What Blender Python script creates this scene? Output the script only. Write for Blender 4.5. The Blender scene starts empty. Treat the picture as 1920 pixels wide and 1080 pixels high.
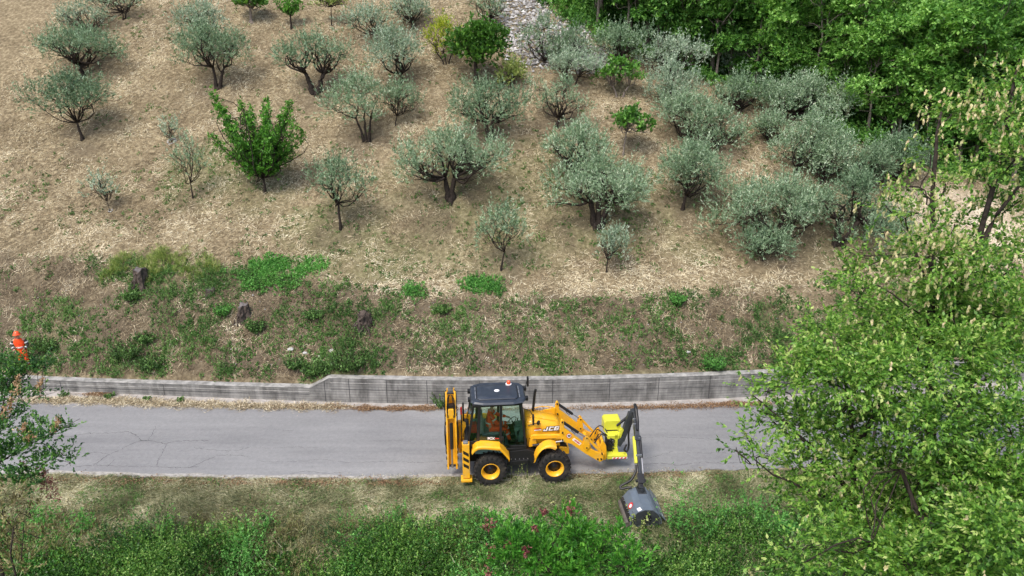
import bpy, bmesh, math, random
import numpy as np
from mathutils import Vector, Matrix
R=math.radians
sc=bpy.context.scene; COL=sc.collection
# ------------------------------------------------------------------ camera, world, sun, exposure
CAM_H=14.9; PITCH=R(20); FPX=1400.0
cd=bpy.data.cameras.new('camera'); cam=bpy.data.objects.new('camera',cd); COL.objects.link(cam)
cam.location=(0,0,CAM_H); cam.rotation_euler=(R(90)-PITCH,0,0)
cd.sensor_width=36; cd.lens=FPX/1920*36; cd.clip_start=0.2; cd.clip_end=1500
sc.camera=cam
w=bpy.data.worlds.new("World"); sc.world=w; w.use_nodes=True
nt=w.node_tree; bg=nt.nodes['Background']; sky=nt.nodes.new('ShaderNodeTexSky')
SUN_EL,SUN_AZ=R(58),R(215)      # azimuth clockwise from +Y (north)
sky.sky_type='NISHITA'; sky.sun_disc=False; sky.sun_elevation=SUN_EL; sky.sun_rotation=SUN_AZ
sky.dust_density=4; sky.air_density=1.0; sky.ozone_density=1.0
nt.links.new(sky.outputs[0],bg.inputs[0]); bg.inputs[1].default_value=0.14
sl=bpy.data.lights.new('sun','SUN'); sl.energy=1.5; sl.angle=R(16); sl.color=(1,.96,.9)
so=bpy.data.objects.new('sun',sl); COL.objects.link(so)
sdir=Vector((math.sin(SUN_AZ)*math.cos(SUN_EL),math.cos(SUN_AZ)*math.cos(SUN_EL),math.sin(SUN_EL)))
so.rotation_euler=sdir.to_track_quat('Z','Y').to_euler(); so.location=(0,0,60)
sc.view_settings.view_transform='Standard'; sc.view_settings.look='None'; sc.view_settings.gamma=1
sc.view_settings.exposure=0.8
sc.cycles.max_bounces=6; sc.cycles.transparent_max_bounces=12

# ------------------------------------------------------------------ numeric helpers
rng=np.random.default_rng(7)
def hash2(ix,iy,seed):
    h=(ix.astype(np.int64)*374761393+iy.astype(np.int64)*668265263+seed*974634777)&0xffffffff
    h=((h^(h>>13))*1274126177)&0xffffffff
    return ((h^(h>>16))&0xffff)/65535.0
def vnoise(x,y,seed=0):
    ix=np.floor(x);iy=np.floor(y);fx=x-ix;fy=y-iy
    fx=fx*fx*(3-2*fx);fy=fy*fy*(3-2*fy)
    a=hash2(ix,iy,seed);b=hash2(ix+1,iy,seed);c=hash2(ix,iy+1,seed);d=hash2(ix+1,iy+1,seed)
    return (a*(1-fx)+b*fx)*(1-fy)+(c*(1-fx)+d*fx)*fy
def fbm(x,y,seed=0,o=4):
    s=0;a=.5;t=0
    for i in range(o):
        s=s+a*vnoise(x*2**i,y*2**i,seed+i*17);t+=a;a*=.5
    return s/t
def sstep(a,b,x):
    t=np.clip((x-a)/(b-a),0.,1.);return t*t*(3-2*t)
def norm(a): return a/np.maximum(np.linalg.norm(a,axis=-1,keepdims=True),1e-9)

# ------------------------------------------------------------------ lie of the land
YN=[(-60,24.5),(-25,22.6),(-15.9,22.2),(-10.3,21.98),(-4.8,21.9),(2.6,22.15),(8.2,22.4),(20,23.2),(60,28)]
YF=[(-60,30.5),(-25,27.6),(-19.7,27.18),(-14.3,26.87),(-6.9,26.69),(-2.1,26.61),(3,26.65),(9.6,27.05),(20,28.2),(60,34)]
YW=[(-60,32.5),(-25,28.8),(-19.6,28.2),(-14.7,27.8),(-7.9,27.25),(-2.8,27.02),(.9,27.07),(5.3,27.27),(9.8,27.64),(20,28.8),(60,35)]
def curve(tab):
    xs=np.array([t[0] for t in tab],float);ys=np.array([t[1] for t in tab],float)
    g=np.linspace(-60,60,481);yy=np.interp(g,xs,ys)
    k=np.ones(13)/13;p=np.pad(yy,6,mode='edge');yy=np.convolve(p,k,'valid')
    return lambda X:np.interp(X,g,yy)
yn=curve(YN);yf=curve(YF);yw=curve(YW)
WT=.28
def wallh(X): return np.interp(X,[-30,-18,-8.25,-7.45,30],[.60,.55,.66,1.13,1.10])
def zcrest(X): return np.interp(X,[-30,-14,-8,-1,10,20],[4.5,4.1,3.6,3.2,3.25,3.5])
def screst(X): return np.interp(X,[-30,-14,-8,-1,10,20],[4.3,4.1,3.5,3.0,3.2,3.6])
def h0(X,Y):
    X=np.asarray(X,float);Y=np.asarray(Y,float)
    s=Y-yw(X)-WT
    d=yn(X)-Y
    near=-.03-.025*np.clip(d,0,3)-.5*(np.clip(d-2.6,0,20)-.6*(1-np.exp(-np.clip(d-2.6,0,20)/.6)))*1.0
    hw=wallh(X)-.1
    zc=zcrest(X);s0=screst(X)
    q=np.clip(s/s0,0,1);bank=hw+(zc-hw)*(q*1.12-.12*q**3-.0)
    t=np.maximum(s-s0,0)
    hill=.62*t-.5*(1-np.exp(-t/3))+(.35*(fbm(X*.09,Y*.09,5,3)-.5))*sstep(0,6,t)
    up=np.where(s>0,bank+hill,-.03)
    return np.where(d>0,near,up)
def ray(u,v):
    x=(u-960)/FPX;yd=(v-540)/FPX
    return np.array([x,math.cos(PITCH)-yd*math.sin(PITCH),-math.sin(PITCH)-yd*math.cos(PITCH)])
def cast(u,v,hf):
    r=ray(u,v);t=np.arange(10,140,.04);P=r[None]*t[:,None];P[:,2]+=CAM_H
    z=hf(P[:,0],P[:,1]);k=np.argmax(P[:,2]<z)
    if P[k,2]>=z[k]: k=len(t)-1
    return P[k]
def PZ(u,v,zc):
    return ray(u,v)*zc+np.array([0,0,CAM_H])
def proj(P):
    x=P[...,0];y=P[...,1];z=P[...,2]-CAM_H
    zc=y*math.cos(PITCH)-z*math.sin(PITCH);yc=-z*math.cos(PITCH)-y*math.sin(PITCH)
    return 960+FPX*x/zc,540+FPX*yc/zc,zc
bpx=[(1015,5),(1105,75),(1210,112),(1330,155),(1450,200),(1545,240),(1640,285),(1760,325),(1910,350)]
BW=np.array([cast(u,v,h0)[:2] for u,v in bpx])
o_=np.argsort(BW[:,1]);BY=BW[o_,1];BX=BW[o_,0]
def beyond(X,Y): # metres into the gully
    b=np.interp(Y,BY,BX);b=np.where(Y<BY[0],BX[0]+(BY[0]-Y)*6,b)
    b=np.where(Y>BY[-1],BX[-1]-(Y-BY[-1])*.8,b)
    return (X-b)
def H(X,Y):
    z=h0(X,Y);b=beyond(X,Y)
    return z-2.2*sstep(.3,7,b)

# ------------------------------------------------------------------ materials
def newmat(name):
    m=bpy.data.materials.new(name);m.use_nodes=True;return m,m.node_tree,m.node_tree.nodes['Principled BSDF']
def N(t,ty,**k):
    n=t.nodes.new(ty)
    for a,b in k.items(): setattr(n,a,b)
    return n
def noise(t,scale,detail=4,vec=None,rough=.55):
    n=N(t,'ShaderNodeTexNoise');n.inputs['Scale'].default_value=scale;n.inputs['Detail'].default_value=detail;n.inputs['Roughness'].default_value=rough
    if vec: t.links.new(vec,n.inputs['Vector'])
    return n.outputs['Fac']
def ramp(t,fac,stops):
    r=N(t,'ShaderNodeValToRGB');e=r.color_ramp.elements
    while len(e)<len(stops): e.new(.5)
    for i,(p,c) in enumerate(stops): e[i].position=p;e[i].color=(*c,1) if len(c)==3 else c
    t.links.new(fac,r.inputs[0]);return r.outputs['Color']
def mix(t,fac,a,b,mode='MIX'):
    m=N(t,'ShaderNodeMix',data_type='RGBA',blend_type=mode)
    for s,i in ((fac,0),(a,6),(b,7)):
        if isinstance(s,(int,float)): m.inputs[i].default_value=s
        elif isinstance(s,tuple): m.inputs[i].default_value=(*s,1)
        else: t.links.new(s,m.inputs[i])
    return m.outputs[2]
def bump(t,b,h,strength=.4,dist=.02):
    n=N(t,'ShaderNodeBump');n.inputs['Strength'].default_value=strength;n.inputs['Distance'].default_value=dist
    t.links.new(h,n.inputs['Height']);t.links.new(n.outputs[0],b.inputs['Normal'])
def ocoord(t,scale=(1,1,1)):
    c=N(t,'ShaderNodeTexCoord');m=N(t,'ShaderNodeMapping');m.inputs['Scale'].default_value=scale
    t.links.new(c.outputs['Object'],m.inputs['Vector']);return m.outputs['Vector']
def attr(t,name):
    a=N(t,'ShaderNodeAttribute');a.attribute_name=name;return a.outputs['Fac']
def leafmat(name,stops,trans=.3,rough=.5,tcol=1.3,spec=.35):
    m,t,b=newmat(name);c=ramp(t,attr(t,'tint'),stops)
    t.links.new(c,b.inputs['Base Color']);b.inputs['Roughness'].default_value=rough;b.inputs['Specular IOR Level'].default_value=spec
    if trans>0:
        tr=N(t,'ShaderNodeBsdfTranslucent');t.links.new(mix(t,1.0,c,(tcol,tcol,tcol*.6),'MULTIPLY'),tr.inputs[0])
        ms=N(t,'ShaderNodeMixShader');ms.inputs[0].default_value=trans
        t.links.new(b.outputs[0],ms.inputs[1]);t.links.new(tr.outputs[0],ms.inputs[2])
        t.links.new(ms.outputs[0],t.nodes['Material Output'].inputs[0])
    return m
def plain(name,col,rough=.5,metal=0,var=.12,scale=6,spec=.5,dirt=None,coat=0):
    m,t,b=newmat(name);v=ocoord(t)
    n=noise(t,scale,5,v)
    c=ramp(t,n,[(.3,tuple(x*(1-var) for x in col)),(.7,tuple(min(1,x*(1+var)) for x in col))])
    if dirt:
        n2=noise(t,3.1,6,v,.7);c=mix(t,ramp(t,n2,[(.5,(0,0,0)),(.72,(.6,.6,.6))]),c,dirt)
    t.links.new(c,b.inputs['Base Color']);b.inputs['Roughness'].default_value=rough;b.inputs['Metallic'].default_value=metal
    b.inputs['Specular IOR Level'].default_value=spec;b.inputs['Coat Weight'].default_value=coat
    return m
M={}
M['olive']=leafmat('olive_leaf',[(0,(.07,.12,.06)),(.4,(.18,.285,.16)),(.8,(.33,.455,.285)),(1,(.57,.67,.50))],.15,.5)
M['oliveDark']=leafmat('olive_leaf_dark',[(0,(.055,.10,.048)),(.5,(.165,.275,.15)),(1,(.42,.55,.37))],.15,.5)
M['olivePale']=leafmat('olive_leaf_pale',[(0,(.12,.185,.11)),(.5,(.29,.40,.275)),(1,(.56,.65,.51))],.15,.5)
M['plum']=leafmat('plum_leaf',[(0,(.04,.13,.015)),(.5,(.085,.26,.03)),(1,(.18,.42,.055))],.3,.45)
M['fig']=leafmat('fig_leaf',[(0,(.04,.12,.02)),(.5,(.09,.24,.035)),(1,(.18,.38,.07))],.3,.45)
M['walnut']=leafmat('round_tree_leaf',[(0,(.03,.09,.015)),(.5,(.06,.17,.022)),(1,(.15,.32,.05))],.3,.45)
M['yellow']=leafmat('yellow_green_leaf',[(0,(.14,.22,.015)),(.5,(.34,.42,.03)),(1,(.55,.58,.08))],.35,.5)
M['forest']=leafmat('forest_leaf',[(0,(.04,.12,.02)),(.5,(.12,.30,.05)),(1,(.28,.50,.11))],.35,.5)
M['forestY']=leafmat('forest_leaf_light',[(0,(.06,.17,.028)),(.5,(.18,.39,.075)),(1,(.36,.60,.16))],.35,.5)
M['forestD']=leafmat('forest_leaf_dark',[(0,(.03,.10,.018)),(.5,(.09,.24,.042)),(1,(.21,.42,.085))],.35,.5)
M['hornbeam']=leafmat('hornbeam_leaf',[(0,(.03,.09,.012)),(.42,(.12,.28,.038)),(.78,(.26,.44,.075)),(1,(.50,.60,.21))],.35,.45)
M['fruit']=leafmat('hornbeam_fruit',[(0,(.42,.44,.18)),(.5,(.66,.62,.36)),(1,(.80,.66,.46))],.3,.6)
M['bramble']=leafmat('bramble_leaf',[(0,(.025,.075,.012)),(.5,(.075,.195,.032)),(.85,(.18,.37,.06)),(1,(.33,.50,.14))],.3,.45)
M['weed']=leafmat('weed_leaf',[(0,(.035,.085,.02)),(.5,(.085,.19,.045)),(1,(.20,.36,.10))],.25,.5)
M['weedB']=leafmat('weed_leaf_bright',[(0,(.05,.17,.035)),(.5,(.11,.33,.06)),(1,(.22,.48,.12))],.25,.5)
M['grassY']=leafmat('grass_yellow_green',[(0,(.12,.18,.04)),(.5,(.25,.35,.08)),(1,(.50,.52,.22))],.25,.5)
M['terebinth']=leafmat('terebinth_leaf',[(0,(.03,.13,.015)),(.5,(.08,.28,.03)),(1,(.19,.45,.06))],.3,.45)
M['gall']=leafmat('red_gall',[(0,(.09,.02,.025)),(.5,(.20,.05,.055)),(1,(.34,.16,.13))],.1,.5)
M['sumac']=leafmat('shrub_leaf',[(0,(.018,.065,.02)),(.5,(.05,.15,.035)),(1,(.16,.33,.06))],.3,.45)
M['drybush']=leafmat('dry_bush_leaf',[(0,(.07,.06,.025)),(.4,(.19,.15,.07)),(.75,(.20,.24,.07)),(1,(.42,.38,.20))],.15,.6)
M['panicle']=leafmat('dry_panicle',[(0,(.30,.17,.09)),(.5,(.46,.30,.17)),(1,(.62,.45,.28))],.2,.7)
M['brownleaf']=leafmat('brown_dry_leaf',[(0,(.09,.05,.025)),(.5,(.22,.13,.07)),(1,(.40,.27,.15))],.1,.7)
M['straw']=leafmat('straw',[(0,(.10,.075,.048)),(.3,(.27,.21,.13)),(.62,(.53,.448,.298)),(1,(.86,.785,.59))],.1,.7,spec=.2)
M['mown']=leafmat('mown_grass',[(0,(.06,.08,.03)),(.35,(.19,.21,.10)),(.7,(.42,.40,.24)),(1,(.70,.66,.47))],.15,.65,spec=.2)
M['gravelwhite']=leafmat('pale_stone',[(0,(.10,.095,.09)),(.5,(.27,.26,.25)),(1,(.55,.54,.52))],0,.85,spec=.2)
M['bark']=plain('olive_bark',(.040,.032,.027),.95,0,.45,14,.1)
M['barkpale']=plain('pale_bark',(.24,.20,.17),.9,0,.3,12,.1)
M['stump']=plain('stump_wood',(.085,.068,.058),.95,0,.5,9,.1)
M['stumptop']=plain('stump_cut',(.15,.135,.13),.9,0,.25,12,.1)
M['moss']=plain('moss',(.075,.08,.015),1,0,.4,14,.05)
def terrain_mat():
    m,t,b=newmat('dry_ground');v=ocoord(t)
    c=ramp(t,noise(t,5,8,v,.7),[(.3,(.095,.075,.048)),(.5,(.23,.187,.12)),(.72,(.46,.40,.27))])
    c2=ramp(t,noise(t,.35,4,v),[(.35,(.74,.72,.68)),(.65,(1.1,1.09,1.05))]);c=mix(t,1.0,c,c2,'MULTIPLY')
    g=ramp(t,noise(t,9,6,v,.65),[(.35,(.03,.055,.015)),(.7,(.13,.19,.06))])
    c=mix(t,attr(t,'green'),c,g)
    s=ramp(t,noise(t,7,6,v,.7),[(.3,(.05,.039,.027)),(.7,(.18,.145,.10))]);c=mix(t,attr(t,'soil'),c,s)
    p=ramp(t,noise(t,2,5,v),[(.3,(.50,.42,.31)),(.7,(.62,.54,.42))]);c=mix(t,attr(t,'sand'),c,p)
    t.links.new(c,b.inputs['Base Color']);b.inputs['Roughness'].default_value=.95;b.inputs['Specular IOR Level'].default_value=.1
    bump(t,b,noise(t,14,8,v,.75),.8,.06);return m
M['ground']=terrain_mat()
def asphalt():
    m,t,b=newmat('asphalt');v=ocoord(t)
    fine=noise(t,55,3,v,.7);big=noise(t,.5,5,ocoord(t,(.35,1.2,1)))
    c=ramp(t,fine,[(.3,(.155,.155,.154)),(.7,(.30,.299,.296))])
    c=mix(t,1.0,c,ramp(t,big,[(.3,(.84,.84,.85)),(.7,(1.12,1.12,1.12))]),'MULTIPLY')
    c=mix(t,1.0,c,ramp(t,noise(t,7,5,v,.7),[(.3,(.86,.86,.87)),(.7,(1.1,1.1,1.09))]),'MULTIPLY')
    c=mix(t,ramp(t,noise(t,.9,6,ocoord(t,(.5,1,1)),.65),[(.60,(0,0,0)),(.70,(.35,.35,.35))]),c,(.12,.12,.125))
    st=noise(t,1.3,6,ocoord(t,(.12,1.6,1)),.6)
    c=mix(t,1.0,c,ramp(t,st,[(.3,(.9,.9,.91)),(.65,(1.06,1.06,1.06))]),'MULTIPLY')
    t.links.new(c,b.inputs['Base Color']);b.inputs['Roughness'].default_value=.72;b.inputs['Specular IOR Level'].default_value=.45
    bump(t,b,fine,.5,.008);return m
M['asphalt']=asphalt()
def concrete(name,base,stain):
    m,t,b=newmat(name);v=ocoord(t)
    c=ramp(t,noise(t,1.6,9,v,.68),[(.32,tuple(x*.55 for x in base)),(.52,base),(.75,tuple(min(1,x*1.5) for x in base))])
    streak=noise(t,1.0,7,ocoord(t,(1.5,1.5,.35)),.7)
    c=mix(t,ramp(t,streak,[(.46,(0,0,0)),(.64,(.8,.8,.8))]),c,stain)
    w=noise(t,1.0,6,ocoord(t,(1.4,1.4,.3)),.6);c=mix(t,ramp(t,w,[(.52,(0,0,0)),(.74,(.6,.6,.6))]),c,(.50,.49,.47))
    wv=N(t,'ShaderNodeTexWave',bands_direction='Z');wv.inputs['Scale'].default_value=2.6;wv.inputs['Distortion'].default_value=1.2;wv.inputs['Detail'].default_value=3
    mp=ocoord(t,(.12,.12,1));t.links.new(mp,wv.inputs['Vector'])
    c=mix(t,1.0,c,ramp(t,wv.outputs['Fac'],[(0,(.66,.66,.67)),(.18,(1,1,1)),(1,(1.02,1.02,1.0))]),'MULTIPLY')
    t.links.new(c,b.inputs['Base Color']);b.inputs['Roughness'].default_value=.9;b.inputs['Specular IOR Level'].default_value=.2
    bump(t,b,noise(t,12,8,v,.7),.5,.02);return m
M['concrete']=concrete('weathered_concrete',(.235,.232,.225),(.085,.083,.08))
M['coping']=plain('coping_concrete',(.29,.285,.27),.9,0,.4,4,.2,dirt=(.11,.11,.095))
M['gutter']=plain('gutter_concrete',(.36,.34,.32),.9,0,.25,3,.2,dirt=(.20,.16,.12))
M['edgegrit']=plain('edge_grit',(.33,.315,.29),.95,0,.35,7,.1,dirt=(.15,.14,.10))
M['crack']=plain('crack_dark',(.045,.045,.048),.95)
M['lime']=plain('lime_deposit',(.50,.49,.47),.9,0,.3,8)

# ------------------------------------------------------------------ object helpers
def tag(o,label=None,cat=None,group=None,kind=None):
    if label:o['label']=label
    if cat:o['category']=cat
    if group:o['group']=group
    if kind:o['kind']=kind
    return o
def empty(name,loc,label=None,cat=None,group=None,rz=0):
    o=bpy.data.objects.new(name,None);COL.objects.link(o);o.location=loc;o.rotation_euler=(0,0,rz);o.empty_display_size=.2
    return tag(o,label,cat,group)
def link(name,me,parent=None):
    o=bpy.data.objects.new(name,me);COL.objects.link(o)
    if parent:o.parent=parent
    return o
def poly_mesh(name,Q,mat,tint=None,smooth=False):
    n,k=Q.shape[:2];me=bpy.data.meshes.new(name)
    me.vertices.add(n*k);me.vertices.foreach_set('co',Q.reshape(-1).astype(np.float32))
    me.loops.add(n*k);me.loops.foreach_set('vertex_index',np.arange(n*k,dtype=np.int32))
    me.polygons.add(n);me.polygons.foreach_set('loop_start',np.arange(0,n*k,k,dtype=np.int32))
    me.polygons.foreach_set('loop_total',np.full(n,k,dtype=np.int32))
    me.materials.append(mat)
    if tint is not None:
        a=me.attributes.new('tint','FLOAT','FACE');a.data.foreach_set('value',tint.astype(np.float32))
    me.update(calc_edges=True);return me
def grid_mesh(name,X,Y,Z,mat,attrs={},smooth=True):
    r,c=X.shape;me=bpy.data.meshes.new(name);co=np.stack([X,Y,Z],-1).reshape(-1,3)
    me.vertices.add(r*c);me.vertices.foreach_set('co',co.reshape(-1).astype(np.float32))
    i=np.arange(r*c).reshape(r,c);q=np.stack([i[:-1,:-1],i[:-1,1:],i[1:,1:],i[1:,:-1]],-1).reshape(-1,4)
    n=len(q);me.loops.add(n*4);me.loops.foreach_set('vertex_index',q.reshape(-1).astype(np.int32))
    me.polygons.add(n);me.polygons.foreach_set('loop_start',np.arange(0,n*4,4,dtype=np.int32));me.polygons.foreach_set('loop_total',np.full(n,4,dtype=np.int32))
    me.polygons.foreach_set('use_smooth',np.full(n,smooth))
    for k,vv in attrs.items():
        a=me.attributes.new(k,'FLOAT','POINT');a.data.foreach_set('value',vv.reshape(-1).astype(np.float32))
    me.materials.append(mat);me.update(calc_edges=True);return me
def runit(n,g=None):
    g=g or rng;return norm(g.normal(size=(n,3)))
def leaf_quads(g,P,D,L,n,ll,lw,spread=.7,droop=0.,flat=0.,tbase=.5,tvar=.35,clump=.25):
    S=len(P);t=g.uniform(.08,1,(S,n,1));pos=P[:,None]+D[:,None]*t*L[:,None,None]
    r=norm(g.normal(size=(S,n,3)));ld=D[:,None]*.6+r*spread;ld[...,2]-=droop;ld=norm(ld)
    ref=norm(g.normal(size=(S,n,3))*(1-flat)+np.array([0,0,1.])*flat*1.5)
    wd=norm(np.cross(ld,ref));s=g.uniform(.7,1.3,(S,n,1))
    a=pos;b=pos+ld*ll*s*.45+wd*lw*s*.5;c=pos+ld*ll*s;d=pos+ld*ll*s*.45-wd*lw*s*.5
    Q=np.stack([a,b,c,d],2).reshape(-1,4,3)
    ti=np.clip(tbase+g.normal(0,clump,(S,1))+g.uniform(-tvar,tvar,(S,n)),0,1).reshape(-1)
    return Q,ti
class Wood:
    def __init__(s): s.V=[];s.F=[]
    def tube(s,pts,rad,n=6,cap=True):
        pts=[np.asarray(p,float) for p in pts];b=len(s.V);m=len(pts)
        for i,p in enumerate(pts):
            d=norm(pts[min(i+1,m-1)]-pts[max(i-1,0)]);a=np.array([0,0,1.]) if abs(d[2])<.9 else np.array([1.,0,0])
            x=norm(np.cross(d,a));y=np.cross(d,x);r=rad[i] if hasattr(rad,'__len__') else rad
            for k in range(n):
                an=2*math.pi*k/n;s.V.append(tuple(p+r*(math.cos(an)*x+math.sin(an)*y)))
        for i in range(m-1):
            for k in range(n):
                k2=(k+1)%n;s.F.append((b+i*n+k,b+i*n+k2,b+(i+1)*n+k2,b+(i+1)*n+k))
        if cap: s.F.append(tuple(b+(m-1)*n+k for k in range(n)));s.F.append(tuple(b+k for k in range(n))[::-1])
    def mesh(s,name,mat,smooth=True):
        me=bpy.data.meshes.new(name);me.from_pydata(s.V,[],s.F);me.materials.append(mat)
        if smooth: me.polygons.foreach_set('use_smooth',[True]*len(me.polygons))
        me.update();return me
def bend(g,a,b,k=5,amp=.12,sag=0.):
    a=np.asarray(a,float);b=np.asarray(b,float);L=np.linalg.norm(b-a);out=[]
    o1=g.normal(0,amp*L,3);o2=g.normal(0,amp*L*.6,3)
    for i in range(k+1):
        t=i/k;p=a+(b-a)*t+o1*math.sin(math.pi*t)+o2*math.sin(2*math.pi*t);p[2]-=sag*L*math.sin(math.pi*t);out.append(p)
    return out
def blob_tree(name,base,label,cat,blobs,leaf='olive',bark='bark',seed=1,trunk_r=.16,forks=None,fork_z=.8,ll=.12,lw=.032,
              dens=1.,nleaf=13,shoot=.45,up=.6,spread=.7,droop=0.,flat=0.,group=None,stems=None,core=.45,twigs=8,tb=.5,clump=.2,extra=None,under=.35,thin=1.,long=0.):
    """blobs: (x,y,z,rx,ry,rz[,density]) in metres from the foot of the tree"""
    g=np.random.default_rng(seed);root=empty(name,tuple(base),label,cat,group)
    Wd=Wood();Ps=[];Ds=[];Ls=[]
    B=np.array([b[:6] for b in blobs],float);dn=[b[6] if len(b)>6 else 1. for b in blobs]
    if stems is None:
        forks=forks or [(0,0)]
        stems=[]
        for (fx,fy) in forks:
            stems.append(([(fx*.25,fy*.25,-.15),(fx*.5,fy*.5,fork_z*.4),(fx+g.normal(0,.05),fy+g.normal(0,.05),fork_z)],trunk_r))
    tips=[]
    for pts,r in stems:
        rr=np.linspace(r,r*(.62 if len(pts)<4 else .22),len(pts));rr=rr*.85;rr[0]*=1.4
        P=[np.array(p,float) for p in pts];fine=[];fr=[]
        for i in range(len(P)-1):
            for k in range(3):
                t=k/3;fine.append(P[i]*(1-t)+P[i+1]*t+g.normal(0,r*.14,3)*(1 if i+k else 0));fr.append(rr[i]*(1-t)+rr[i+1]*t)
        fine.append(P[-1]);fr.append(rr[-1]);fr=[f*g.uniform(.88,1.15) for f in fr]
        Wd.tube(fine,fr,8)
        for _ in range(3 if r>.12 else 0):   # root flare
            an=g.uniform(0,6.28);Wd.tube([P[0]+np.array([0,0,.35]),P[0]+np.array([math.cos(an)*r*1.2,math.sin(an)*r*1.2,.12]),P[0]+np.array([math.cos(an)*r*2.1,math.sin(an)*r*2.1,-.1])],[r*.5,r*.45,r*.2],5)
        tips.append((P,r*(.62 if len(pts)<4 else .38)*thin))
    for bi,(x,y,z,rx,ry,rz) in enumerate(B):
        c=np.array([x,y,z])
        best=min(tips,key=lambda t:min(np.linalg.norm(q-c) for q in t[0][1:]))
        P0=best[0][-1] if np.linalg.norm(best[0][-1]-c)<6 else best[0][-1]
        if len(best[0])>3:  # long stem: leave from the nearest stem point lower than the blob
            ld=best[0];dn_=[ld[i]*(1-q)+ld[i+1]*q for i in range(1,len(ld)-1) for q in (0,.2,.4,.6,.8)]+[ld[-1]];cand=[p for p in dn_ if p[2]<z-.1*np.linalg.norm(p-c)] or [dn_[0]];cand=sorted(cand,key=lambda p:np.linalg.norm(p-c))[:4];P0=cand[g.integers(0,len(cand))]
        pts=bend(g,P0,c,6,.12);r0=best[1]*(.62 if len(B)>3 else .8)
        Wd.tube(pts,np.linspace(r0,max(.012,r0*.28),len(pts)),5)
        for k in range(twigs):
            u=norm(g.normal(size=3));u[2]=abs(u[2])*.8-.1;s0=pts[g.integers(2,len(pts))]
            e=c+u*np.array([rx,ry,rz])*.85;Wd.tube(bend(g,s0,e,3,.08),[max(.008*thin,r0*.26*thin),max(.007*thin,r0*.2*thin),.007*thin+.001,.003],3)
        S=int(max(6,dn[bi]*dens*95*(rx*ry+rx*rz+ry*rz)/3/.5*1.0))
        u=norm(g.normal(size=(S,3)));u[:,2]=np.where(u[:,2]<-under,-u[:,2]*.6,u[:,2]);rad=g.uniform(core,1,(S,1))**.6
        # uneven outline: the blob's radius varies with direction
        lump=1+.22*np.sin(3.1*u[:,:1]*2+bi)+.16*np.sin(5.3*u[:,1:2]*2+bi*2)+.14*np.sin(4.1*u[:,2:3]*2+bi*3)
        p=c+u*np.array([rx,ry,rz])*rad*lump*.86
        d=norm(u*.8+np.array([0,0,up])+g.normal(0,.35,(S,3)))
        Ps.append(p);Ds.append(d);Ls.append(g.uniform(.6,1.3,S)*shoot)
    P=np.concatenate(Ps);D=np.concatenate(Ds);L=np.concatenate(Ls)
    if long>0:
        kk=(g.uniform(size=len(P))<long)&(D[:,2]>.45);L=np.where(kk,L*2.1,L);D=np.where(kk[:,None],norm(D+np.array([0,0,.8])),D)
    Q,ti=leaf_quads(g,P,D,L,nleaf,ll,lw,spread,droop,flat,tbase=tb,clump=clump)
    link('trunk',Wd.mesh('trunk',M[bark]),root)
    link('crown',poly_mesh('crown',Q,M[leaf],ti),root)
    if extra: extra(g,root,P,D,L)
    return root

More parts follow.
